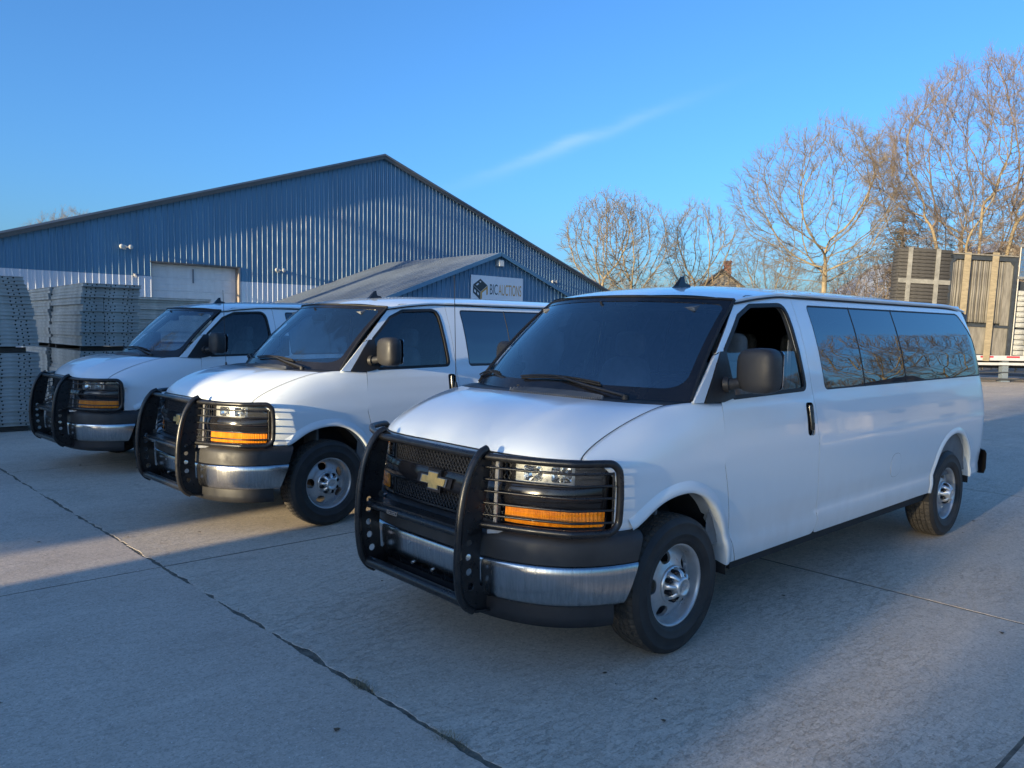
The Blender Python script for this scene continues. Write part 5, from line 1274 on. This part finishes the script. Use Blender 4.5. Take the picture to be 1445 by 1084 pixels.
# rack with form ends, foil wrapped on top
Rk = tthing('form_rack', 'pale pipe rack of stacked forms with foil sheeting above, right of the board pack', 'rack', 0.12, DECK, lean=LEAN)
for xx in (0.0, 1.0, 2.05): m = MB(); m.tube([(xx, 0, 0), (xx, 0, 4.35)], 0.032, 8); m.build('rack_post', 'pole_alu', Rk)
for z in (3.08, 4.33): m = MB(); m.box((1.1, -0.02, z), (2.3, 0.08, 0.10)); m.build('rack_beam', 'pole_alu', Rk)
m = MB(); m.box((0.52, 0.10, 3.70), (0.92, 0.02, 1.16)); m.box((1.55, 0.10, 3.70), (0.9, 0.02, 1.16)); m.build('foil_sheet', 'foil', Rk)
m = MB(); m.box((1.1, 0.8, 1.5), (2.1, 1.2, 2.9)); m.build('inner_stack', 'frame_dark', Rk)
fme = None
for cx in (0.30, 0.74, 1.36, 1.80):
    for i in range(12):
        if fme is None:
            mm = MB(); mm.box((0, 0, 0), (0.42, 0.10, 0.185)); fme = bevel_mesh(mm.mesh('form_end'), 0.008, 1); fme.materials.append(MATS['form_alloy']); 
            hm = MB()
            for hx in (-0.12, -0.06, 0.0, 0.06, 0.12): hm.lathe([(0.013, 0.0), (0.0001, -0.001)], 6, c=(hx, -0.0505, 0.03 if int(hx*100) % 2 else -0.04), smooth=False)
            hme = hm.mesh('bolt_holes'); hme.materials.append(MATS['form_hole'])
        if cx > 1.2 and i in (8, 9): continue
        z = 0.12+0.21*i+(0.06 if i > 4 else 0)
        o = bpy.data.objects.new('form_end', fme); COL.objects.link(o); o.parent = Rk; o.location = (cx+rngc.normal(0, .006), 0.12+rngc.normal(0, 0.012), z)
        h = bpy.data.objects.new('bolt_holes', hme); COL.objects.link(h); h.parent = o; stuff(h)
# straps over the load
def strap(a, zt, label):
    o = tthing('load_strap', label, 'strap', a, DECK-0.2, 'webbing straps over the trailer load', lean=LEAN)
    m = MB(); m.add([(-0.13, -0.10, -0.02), (0.13, -0.10, -0.02), (0.15, -0.09, zt), (-0.11, -0.09, zt), (-0.11, 1.0, zt+0.03), (0.15, 1.0, zt+0.03), (-0.13, -0.106, -0.02), (0.13, -0.106, -0.02), (0.15, -0.096, zt+0.006), (-0.11, -0.096, zt+0.006), (-0.11, 1.0, zt+0.036), (0.15, 1.0, zt+0.036)], [(0, 1, 2, 3), (3, 2, 5, 4), (6, 7, 8, 9), (9, 8, 11, 10), (0, 3, 9, 6), (1, 7, 8, 2), (2, 8, 11, 5), (3, 4, 10, 9)]); m.build('webbing', 'strap_web', o, fix=False); return o
strap(-2.02, 4.24, 'tan webbing strap down the left half of the board pack'); strap(-0.92, 4.24, 'tan webbing strap down the right half of the board pack'); s3_ = strap(0.98, 4.44, 'tan webbing strap down the pale pipe rack')
m = MB()
for k in range(9): m.box((-0.03+0.0*k, -0.112, 1.2+0.085*k+(0.9 if k > 5 else 0)), (0.10, 0.002, 0.045))
m.build('printed_marks', 'trailer_dark', s3_)

# ================================================================== houses beyond
def house(name, label, x, y, rz, L, D, H, RH, wall, roof_m, windows=()):
    o = empty(name, (x, y, 0), rz); tag(o, label, 'house')
    m = MB(); m.prism([(-D/2, 0), (D/2, 0), (D/2, H), (0, H+RH-0.02), (-D/2, H)], -L/2, L/2, 0, 'yz'); m.build('wall', wall, o)
    m = MB()
    for s in (-1, 1): m.add([(-L/2-0.4, 0, H+RH+0.04), (L/2+0.4, 0, H+RH+0.04), (L/2+0.4, s*(D/2+0.4), H-0.4*RH/(D/2)+0.04), (-L/2-0.4, s*(D/2+0.4), H-0.4*RH/(D/2)+0.04), (-L/2-0.4, 0, H+RH+0.2), (L/2+0.4, 0, H+RH+0.2), (L/2+0.4, s*(D/2+0.4), H-0.4*RH/(D/2)+0.2), (-L/2-0.4, s*(D/2+0.4), H-0.4*RH/(D/2)+0.2)], [(0, 1, 2, 3), (4, 5, 6, 7), (2, 3, 7, 6), (0, 3, 7, 4), (1, 2, 6, 5)])
    m.build('roof', roof_m, o)
    for wx, wy, wz in windows: m = MB(); m.box((wx, wy, wz), (1.1 if abs(wy) > D/2-0.1 else 0.08, 0.08 if abs(wy) > D/2-0.1 else 1.1, 1.4)); m.build('window', 'window_dark', o)
    return o
h1 = house('brick_chimney_house', 'house with dark shingle roof and red brick chimney, far behind the nearest van roof', -71.5, -46.5, rad(40), 11, 9, 4.6, 3.7, 'house_siding', 'house_roof', [(-3, 4.52, 2.6), (2, 4.52, 2.6)])
m = MB(); m.box((1.6, 1.0, 8.0), (0.9, 0.7, 3.2)); m.box((1.6, 1.0, 9.55), (1.05, 0.85, 0.18)); m.build('chimney', 'brick_red', h1)
house('metal_barn', 'barn with pale grey metal roof, left of the trailer load', -72.5, -24.5, rad(48), 22, 16, 3.6, 5.4, 'house_siding', 'barn_roof_pale')

# ================================================================== trees
class TreeMesh:
    def __init__(s): s.v = []; s.f = []
    def limb(s, P, R, seg):
        n = len(P); b = len(s.v); ux, uy, uz = 0.0, 0.0, 0.0; first = True
        for i in range(n):
            a = P[max(0, i-1)]; c = P[min(n-1, i+1)]
            tx, ty, tz = c[0]-a[0], c[1]-a[1], c[2]-a[2]; L = math.sqrt(tx*tx+ty*ty+tz*tz) or 1e-6; tx /= L; ty /= L; tz /= L
            if first:
                if abs(tz) < 0.9: ux, uy, uz = -ty, tx, 0.0
                else: ux, uy, uz = 1.0, 0.0, 0.0
                first = False
            d = ux*tx+uy*ty+uz*tz; ux -= d*tx; uy -= d*ty; uz -= d*tz; L = math.sqrt(ux*ux+uy*uy+uz*uz) or 1e-6; ux /= L; uy /= L; uz /= L
            vx, vy, vz = ty*uz-tz*uy, tz*ux-tx*uz, tx*uy-ty*ux; r = R[i]; p = P[i]
            for k in range(seg):
                ca, sa = TRIG[seg][k]; s.v.append((p[0]+r*(ux*ca+vx*sa), p[1]+r*(uy*ca+vy*sa), p[2]+r*(uz*ca+vz*sa)))
        for i in range(n-1):
            for k in range(seg):
                k2 = (k+1) % seg; s.f.append((b+i*seg+k, b+i*seg+k2, b+(i+1)*seg+k2, b+(i+1)*seg+k))
    def mesh(s, name):
        me = bpy.data.meshes.new(name); me.from_pydata(s.v, [], s.f); me.polygons.foreach_set('use_smooth', [True]*len(s.f)); me.update(); return me
TRIG = {k: [(math.cos(2*PI*i/k), math.sin(2*PI*i/k)) for i in range(k)] for k in (3, 4, 5, 6, 8, 10)}
def norm3(a):
    L = math.sqrt(a[0]*a[0]+a[1]*a[1]+a[2]*a[2]) or 1e-6; return (a[0]/L, a[1]/L, a[2]/L)
def grow_tree(seed, stems, spec, twig_r=0.0075, wiggle=0.13, up=0.05):
    """stems: list of (start, dir, length, radius); spec per level: (children, angle, length ratio, first position, upward pull)"""
    R = random.Random(seed); trunk, crown = TreeMesh(), TreeMesh()
    def branch(p, d, L, r, lev):
        sp = spec[lev] if lev < len(spec) else None
        n = (7, 7, 5, 4, 3, 2)[min(lev, 5)]; P = [p]; Rr = [r]; cur = p; dd = d; end = max(twig_r, r*(0.34 if sp else 0.5)); st = L/n
        D = [d]; pull = sp[4] if sp else up*1.2
        for i in range(n):
            dd = norm3((dd[0]+R.gauss(0, wiggle), dd[1]+R.gauss(0, wiggle), dd[2]+R.gauss(0, wiggle)*0.7+pull))
            cur = (cur[0]+dd[0]*st, cur[1]+dd[1]*st, cur[2]+dd[2]*st); P.append(cur); Rr.append(r+(end-r)*(i+1)/n); D.append(dd)
        (trunk if lev <= 1 else crown).limb(P, Rr, 10 if lev == 0 else 8 if lev == 1 else 5 if lev == 2 else 4 if lev == 3 else 3)
        if not sp: return
        nc, ang, ratio, first, _ = sp; phi = R.random()*6.28; nc = max(1, int(round(nc*R.uniform(0.85, 1.15))))
        for k in range(nc):
            t = first+(1-first)*((k+R.uniform(0.2, 0.8))/nc); fi = t*n; i = min(n-1, int(fi)); fr = fi-i
            q = tuple(P[i][a]+(P[i+1][a]-P[i][a])*fr for a in range(3)); bd = D[i+1]; phi += 2.4+R.gauss(0, 0.35); an = ang*R.uniform(0.7, 1.25)*(1.1-0.35*t)
            o = (1, 0, 0) if abs(bd[2]) > 0.8 else (0, 0, 1); u = norm3((bd[1]*o[2]-bd[2]*o[1], bd[2]*o[0]-bd[0]*o[2], bd[0]*o[1]-bd[1]*o[0])); v = (bd[1]*u[2]-bd[2]*u[1], bd[2]*u[0]-bd[0]*u[2], bd[0]*u[1]-bd[1]*u[0])
            ca, sa = math.cos(an), math.sin(an); cp, s_ = math.cos(phi), math.sin(phi)
            nd = norm3(tuple(bd[a]*ca+(u[a]*cp+v[a]*s_)*sa for a in range(3))); rr = (r+(end-r)*t)*R.uniform(0.5, 0.72)
            branch(q, nd, L*ratio*R.uniform(0.7, 1.2)*(1.15-0.45*t), max(twig_r, rr), lev+1)
        branch(P[-1], D[-1], L*ratio*0.8, max(twig_r, end), lev+1)
    for st in stems: branch(*st, 0)
    return trunk, crown
from mathutils.kdtree import KDTree
def colonize(seed, stems, env, n, step=0.24, kill=0.42, reach=2.6, leaf=0.0075, expo=2.35, twigs=2, twig_len=0.55, droop=0.0, maxit=140, rmin_trunk=0.055):
    """space colonisation: limbs grow towards free points of the crown volume, thickness follows what they carry"""
    R = np.random.default_rng(seed); A = env(R, n); alive = np.ones(len(A), bool)
    nodes = []; parent = []
    for pts in stems:
        prev = -1
        for k, p in enumerate(pts):
            if k == 0:
                prev = -1
            nodes.append(np.array(p, float)); parent.append(prev); prev = len(nodes)-1
    for it in range(maxit):
        kd = KDTree(len(nodes))
        for i_, p in enumerate(nodes): kd.insert(p, i_)
        kd.balance(); pull = {}
        for q in np.nonzero(alive)[0]:
            co, idx, d = kd.find(A[q])
            if d < kill: alive[q] = False
            elif d < reach:
                v = A[q]-nodes[idx]; pull.setdefault(idx, []).append(v/np.linalg.norm(v))
        if not pull: break
        grown = 0
        for idx, vs in pull.items():
            d = np.sum(vs, 0); L = np.linalg.norm(d)
            if L < 1e-3: continue
            pa = parent[idx]; inert = (nodes[idx]-nodes[pa])/max(1e-6, np.linalg.norm(nodes[idx]-nodes[pa])) if pa >= 0 else np.zeros(3)
            d = d/L+inert*0.30+R.normal(0, 0.20, 3)+np.array([0, 0, -droop]); d /= np.linalg.norm(d); p = nodes[idx]+d*step
            if kd.find(p)[2] < step*0.45: continue
            nodes.append(p); parent.append(idx); grown += 1
        if not grown: break
    N = len(nodes); ch = [[] for _ in range(N)]
    for i_ in range(N):
        if parent[i_] >= 0: ch[parent[i_]].append(i_)
    r = np.zeros(N)
    order = sorted(range(N), key=lambda q: -q)
    for i_ in order: r[i_] = leaf if not ch[i_] else (sum(r[c]**expo for c in ch[i_]))**(1/expo)
    P = np.array(nodes)
    for _ in range(2):
        Q = P.copy()
        for i_ in range(N):
            if parent[i_] >= 0 and ch[i_]:
                b = max(ch[i_], key=lambda c: r[c]); Q[i_] = P[i_]*0.5+0.25*(P[parent[i_]]+P[b])
        P = Q
    trunk, crown = TreeMesh(), TreeMesh()
    starts = [(i_, -1) for i_ in range(N) if parent[i_] < 0]
    while starts:
        i_, pa = starts.pop(); pts = []; rs = []
        if pa >= 0: pts.append(tuple(P[pa])); rs.append(min(r[pa], r[i_]*1.15))
        c = i_
        while True:
            pts.append(tuple(P[c])); rs.append(r[c])
            if not ch[c]: break
            b = max(ch[c], key=lambda q: r[q])
            starts += [(q, c) for q in ch[c] if q != b]; c = b
        if len(pts) < 2: continue
        m0 = max(rs); (trunk if m0 > rmin_trunk else crown).limb(pts, rs, 10 if m0 > 0.12 else 6 if m0 > 0.05 else 4 if m0 > 0.02 else 3)
    cen = A.mean(0)-np.array([0, 0, 2.0])
    thin = [i_ for i_ in range(N) if r[i_] < leaf*2.6]
    for i_ in thin:
        pa = parent[i_]
        if pa < 0: continue
        base_d = P[i_]-P[pa]; base_d /= np.linalg.norm(base_d)+1e-9
        for k in range(twigs):
            od = P[i_]-cen; od /= np.linalg.norm(od)+1e-9; d = base_d*0.6+od*0.75+R.normal(0, 0.50, 3)+np.array([0, 0, 0.10-droop]); d /= np.linalg.norm(d); L = twig_len*R.uniform(0.5, 1.2); q1 = P[i_]+d*L*0.5; d2 = d+R.normal(0, 0.25, 3); q2 = q1+d2/np.linalg.norm(d2)*L*0.5
            crown.limb([tuple(P[i_]), tuple(q1), tuple(q2)], [leaf*0.75, leaf*0.6, leaf*0.45], 3)
            d3 = d+R.normal(0, 0.6, 3); q3 = q1+d3/np.linalg.norm(d3)*L*0.4; crown.limb([tuple(q1), tuple(q3)], [leaf*0.6, leaf*0.45], 3)
    return trunk, crown
def ball(c, a, b, top=1.0, low=1.0, edge=0.5):
    """points in an egg shaped crown, denser towards the outside"""
    def f(R, n):
        d = R.normal(0, 1, (n, 3)); d /= np.linalg.norm(d, axis=1)[:, None]; q = R.random(n)**(1/3.0)*(1-edge)+edge*R.random(n)**0.15
        p = d*q[:, None]; lump = 1+0.13*np.sin(3*np.arctan2(p[:, 1], p[:, 0])+1.0)+0.08*np.sin(5*p[:, 2]+2*p[:, 0])
        return np.stack([c[0]+p[:, 0]*a*lump, c[1]+p[:, 1]*a*lump, c[2]+p[:, 2]*b*np.where(p[:, 2] > 0, top, low)], -1)
    return f
def stem(p, d, L, st=0.3, curve=(0, 0, 0)):
    p = np.array(p, float); d = np.array(d, float); d /= np.linalg.norm(d); out = [tuple(p)]
    for k in range(int(L/st)):
        d = d+np.array(curve)*st; d /= np.linalg.norm(d); p = p+d*st; out.append(tuple(p))
    return out
def tree(name, label, loc, tm, bark, twig, rz=0.0, sc_=1.0, group=None):
    o = empty(name, loc, rz); o.scale = (sc_, sc_, sc_); tag(o, label, 'tree', group); add_obj('trunk', tm[0].mesh('trunk'), bark, o); add_obj('crown', tm[1].mesh('crown'), twig, o); return o
def tree_copy(src, label, loc, rz, sc_, group=None, twig=None):
    o = copy_tree(src); o.location = loc; o.rotation_euler = (0, 0, rz); o.scale = (sc_, sc_, sc_); o['label'] = label
    if group: o['group'] = group
    return o
GT = 'bare trees behind the lot'
# the open spreading tree in the middle right
tA = colonize(21, [stem((0, 0, 0), (0.03, 0.02, 1), 5.4, curve=(0.004, -0.004, 0))], ball((0, 0, 9.2), 5.0, 5.0, 0.98, 0.95), 2300, kill=0.46, leaf=0.0095, expo=2.25, twigs=3, twig_len=0.75, droop=0.02)
TRA = tree('spreading_tree', 'bare spreading tree standing alone with an open crown, behind the nearest van', (-39.9, -18.3, 0), tA, 'bark_tan', 'twig_brown', 0.7, 1.0, GT)
# the big many-stemmed tree at the right edge
tB = colonize(8, [stem((0.4*math.cos(a), 0.4*math.sin(a), 0), (math.cos(a)*t, math.sin(a)*t, 1), L, curve=(0, 0, 0.01)) for a, t, L in ((0.2, 0.42, 7), (1.4, 0.22, 8), (2.6, 0.50, 7), (3.7, 0.30, 8), (4.7, 0.52, 6.5), (5.6, 0.26, 8), (3.1, 0.06, 9))],
              ball((0, 0, 10.2), 6.0, 6.4, 1.0, 0.85), 4200, kill=0.44, leaf=0.0095, expo=2.3, twigs=3, twig_len=0.75)
TRB = tree('maple_tree', 'huge many stemmed bare tree rising behind the trailer load at the right', (-42.6, -11.4, 0), tB, 'bark_tan', 'twig_pink', 0.0, 1.0, GT)
tC = colonize(33, [stem((0.2*math.cos(a), 0.2*math.sin(a), 0), (math.cos(a)*t, math.sin(a)*t, 1), L) for a, t, L in ((0.4, 0.3, 5), (2.2, 0.2, 6), (4.0, 0.35, 5), (5.3, 0.15, 6))], ball((0, 0, 8.2), 4.4, 5.4, 1.0, 1.0), 2400, kill=0.46, leaf=0.0110, expo=2.2, twigs=3, twig_len=0.7)
TRC = tree('twig_tree', 'pinkish bare tree left of the huge many stemmed tree, behind the crate', (-47.5, -12.9, 0), tC, 'bark_grey', 'twig_pink', 1.0, 0.85, GT)
tree_copy(TRC, 'bare tree at the far right edge behind the pale pipe rack', (-44.0, -5.6, 0), 2.4, 0.95, GT)
# upright medium trees further away
tD = colonize(5, [stem((0, 0, 0), (0.03, 0.02, 1), 4.2)], ball((0, 0, 8.6), 3.5, 4.4, 1.0, 0.95), 1300, kill=0.48, reach=3.0, leaf=0.0135, expo=2.2, twigs=2, twig_len=0.7)
TRD = tree('slender_tree', 'slender bare tree nearest the warehouse roof edge at the right', (-49.0, -43.4, 0), tD, 'bark_tan', 'twig_brown', 0.4, 1.12, GT)
tree_copy(TRD, 'slender bare tree second from the warehouse roof edge', (-50.8, -41.6, 0), 2.2, 1.10, GT)
tree_copy(TRD, 'bare tree above the brick chimney behind the nearest van', (-59.6, -40.6, 0), 4.0, 1.12, GT)
tree_copy(TRA, 'bare tree tops over the left slope of the warehouse roof', (-11.9, -66.0, 0), 1.3, 0.77, GT)
tree_copy(TRD, 'thin bare tree between the chimney tree and the spreading tree', (-58.5, -32.5, 0), 1.1, 0.82, GT)
tree_copy(TRC, 'low bare tree leaning beside the spreading tree trunk', (-44.4, -17.6, 0), 3.0, 0.52, GT)
# golden scrub under the trees: one mass of brush
sb = TreeMesh(); Rr = random.Random(4)
def brush(cx, cy, w_, h_, n):
    for i in range(n):
        x, y = cx+Rr.gauss(0, w_), cy+Rr.gauss(0, w_); p = (x, y, 0.0); d = norm3((Rr.gauss(0, 0.25), Rr.gauss(0, 0.25), 1)); H = h_*Rr.uniform(0.5, 1.1); P = [p]; D = d
        for k in range(4): D = norm3((D[0]+Rr.gauss(0, 0.16), D[1]+Rr.gauss(0, 0.16), D[2])); P.append(tuple(P[-1][a]+D[a]*H/4 for a in range(3)))
        sb.limb(P, [0.03, 0.025, 0.02, 0.015, 0.011], 3)
        for k in range(9):
            q = P[Rr.randint(1, 4)]; D2 = norm3((Rr.gauss(0, 0.6), Rr.gauss(0, 0.6), Rr.uniform(0.1, 1))); L = H*Rr.uniform(0.12, 0.3); e = tuple(q[a]+D2[a]*L for a in range(3)); sb.limb([q, e], [0.013, 0.009], 3)
            for z in range(2): D3 = norm3((D2[0]+Rr.gauss(0, .5), D2[1]+Rr.gauss(0, .5), D2[2]+Rr.gauss(0, .4))); g = tuple((q[a]+e[a])/2+D3[a]*L*0.5 for a in range(3)); sb.limb([tuple((q[a]+e[a])/2 for a in range(3)), g], [0.010, 0.008], 3)
for cx, cy, w_, h_, n in ((-54, -47, 2.6, 6.4, 70), (-58, -44, 2.8, 6.8, 80), (-56, -41.5, 2.5, 7.4, 70), (-64, -44, 3.0, 7.0, 60), (-63, -36, 3.2, 6.6, 80), (-61, -31, 3.0, 6.0, 70), (-60, -27, 3.0, 6.2, 60), (-57, -22, 3.0, 5.6, 60), (-58, -16.5, 3.0, 5.8, 60), (-47, -8.5, 2.4, 5.0, 60), (-52, -12, 2.5, 6.0, 50)): brush(cx, cy, w_, h_, n)
o = add_obj('brush_thicket', sb.mesh('brush_thicket'), 'twig_gold'); stuff(o)
# dark conifer behind the crate
cf = TreeMesh(); cl = MB(); Rr = random.Random(9)
cf.limb([(0, 0, 0), (0.05, 0, 4), (0, 0.05, 8.6)], [0.22, 0.14, 0.03], 8)
for i in range(150):
    z = Rr.uniform(1.5, 8.6); L = (9.3-z)*0.36*Rr.uniform(0.6, 1.1); a = Rr.random()*6.28; d = (math.cos(a), math.sin(a), Rr.uniform(-0.15, 0.25)); e = (d[0]*L, d[1]*L, z+d[2]*L); cf.limb([(0, 0, z), e], [0.03, 0.01], 3)
    for k in range(34):
        t = Rr.uniform(0.25, 1.05); c = (d[0]*L*t+Rr.gauss(0, .16), d[1]*L*t+Rr.gauss(0, .16), z+d[2]*L*t+Rr.gauss(0, .12)); s_ = Rr.uniform(0.06, 0.16); u = norm3((Rr.gauss(0, 1), Rr.gauss(0, 1), Rr.gauss(0, 1))); v = norm3((Rr.gauss(0, 1), Rr.gauss(0, 1), Rr.gauss(0, 1)))
        cl.add([c, tuple(c[q]+u[q]*s_ for q in range(3)), tuple(c[q]+v[q]*s_*0.6 for q in range(3))], [(0, 1, 2)])
o = empty('conifer_tree', (-58.8, -21.6, 0)); tag(o, 'dark green conifer showing through the bare branches behind the crate', 'tree', GT); o.scale = (1.3, 1.3, 1.3); add_obj('trunk', cf.mesh('trunk'), 'bark_grey', o); cl.build('crown', 'needle_green', o, fix=False)

# ================================================================== behind the camera: mirrored surroundings, and unseen occluders added to shade the lot
GB = 'bare trees across the street behind the camera'
tree_copy(TRA, 'broad bare tree across the street, mirrored in the rearmost side window', (-62.5, 20.6, 0), 2.0, 1.05, GB)
tree_copy(TRD, 'tall slender bare tree across the street, mirrored near a window divider', (-56, 22.6, 0), 0.2, 1.25, GB)
for k, (x, y, r_, s_) in enumerate(((-40, 21.5, 1.0, 0.62), (-43, 24.5, 2.0, 0.70), (-38, 24, 3.0, 0.62), (-58, 27, 4.0, 0.6), (-30, 22, 0.5, 0.7))):
    tree_copy(TRC, ('bushy bare tree across the street, %s along the row' % ('second', 'third', 'fourth', 'farthest', 'nearest')[k]), (x, y, 0), r_, s_, GB)
house('street_house', 'tan house across the street mirrored in the side windows', -47, 20.5, rad(20), 8, 7, 3.0, 2.4, 'house_siding', 'house_roof', [(-2, -3.52, 1.6), (2, -3.52, 1.6)])
# occluders added towards the sun: a container shape, a building and some trees
def container(name, label, cat, x, y, rz, L, Wd, H, mat, mat2):
    o = empty(name, (x, y, 0), rz); tag(o, label, cat); m = MB(); n = int(L/0.14)
    for s in (-1, 1):
        row = []
        for i in range(n):
            xx = -L/2+L*i/n
            for dx, d in ((0, 0), (0.035, 0), (0.055, -0.03), (0.09, -0.03), (0.11, 0)): row.append((xx+dx, s*(Wd/2+d)))
        m.patch(np.array([[(a, b, z) for a, b in row] for z in (0.15, H-0.1)]), 0, False)
    m.box((0, 0, H-0.05), (L, Wd, 0.10)); m.box((0, 0, 0.08), (L, Wd, 0.14)); m.box((-L/2, 0, H/2), (0.06, Wd, H)); m.build('shell', mat, o)
    for s in (-1, 1): m = MB(); m.box((L/2, s*Wd/4, H/2), (0.05, Wd/2-0.02, H-0.2)); m.build('door', mat2, o)
    for sx in (-1, 1):
        for s in (-1, 1): m = MB(); m.box((sx*L/2, s*Wd/2, H/2), (0.14, 0.14, H)); m.build('corner_post', mat2, o)
    return o
container('container_occluder', 'rust red container shape added behind the camera to shade the foreground', 'container', 15.5, 0.71, rad(38), 3.9, 2.44, 2.75, 'container_paint', 'container_paint')  # unseen blocker, added to throw the foreground shade
house('building_occluder', 'tan building shape added behind the camera at left to shade the farther vans', 24.5, -8.16, rad(95), 12.5, 8, 3.8, 2.6, 'house_siding', 'house_roof', [(-3, 4.02, 1.6), (3, 4.02, 1.6)])  # unseen, added and sized to shade the farther vans and stacks
tree_copy(TRA, 'bare spreading tree behind the camera beyond the added building', (40, -16.5, 0), 0.5, 0.9, GB)
tree_copy(TRD, 'slender bare tree behind the camera beyond the added building', (34, -13.0, 0), 0.9, 1.0, GB)
tree_copy(TRC, 'bushy bare tree behind the camera by the street', (60, -13.5, 0), 0.9, 0.9, GB)
tree_copy(TRC, 'bushy bare tree behind the camera in line with the added container', (52, 14.5, 0), 1.9, 0.75, GB)
tree_copy(TRB, 'huge many stemmed bare tree added behind the camera to shade the nearest van', (30, 6.3, 0), 1.9, 0.95, GB)  # unseen tree, added to keep sun off the nearest van's side and hood
tree_copy(TRC, 'bushy bare tree added behind the camera to shade the nearest hood', (35, 4.2, 0), 0.3, 0.74, GB)  # extra unseen tree, added to thicken the shade on the hood
tree_copy(TRD, 'tall bare tree off the left end of the warehouse wall', (14.5, -24.0, 0), 0.3, 1.85, GB)
tree_copy(TRC, 'bushy bare tree added behind the camera, at the back, to shade the nearest hood', (42, 4.7, 0), 2.3, 0.68, GB)  # unseen tree, added for a little more shade on the hood
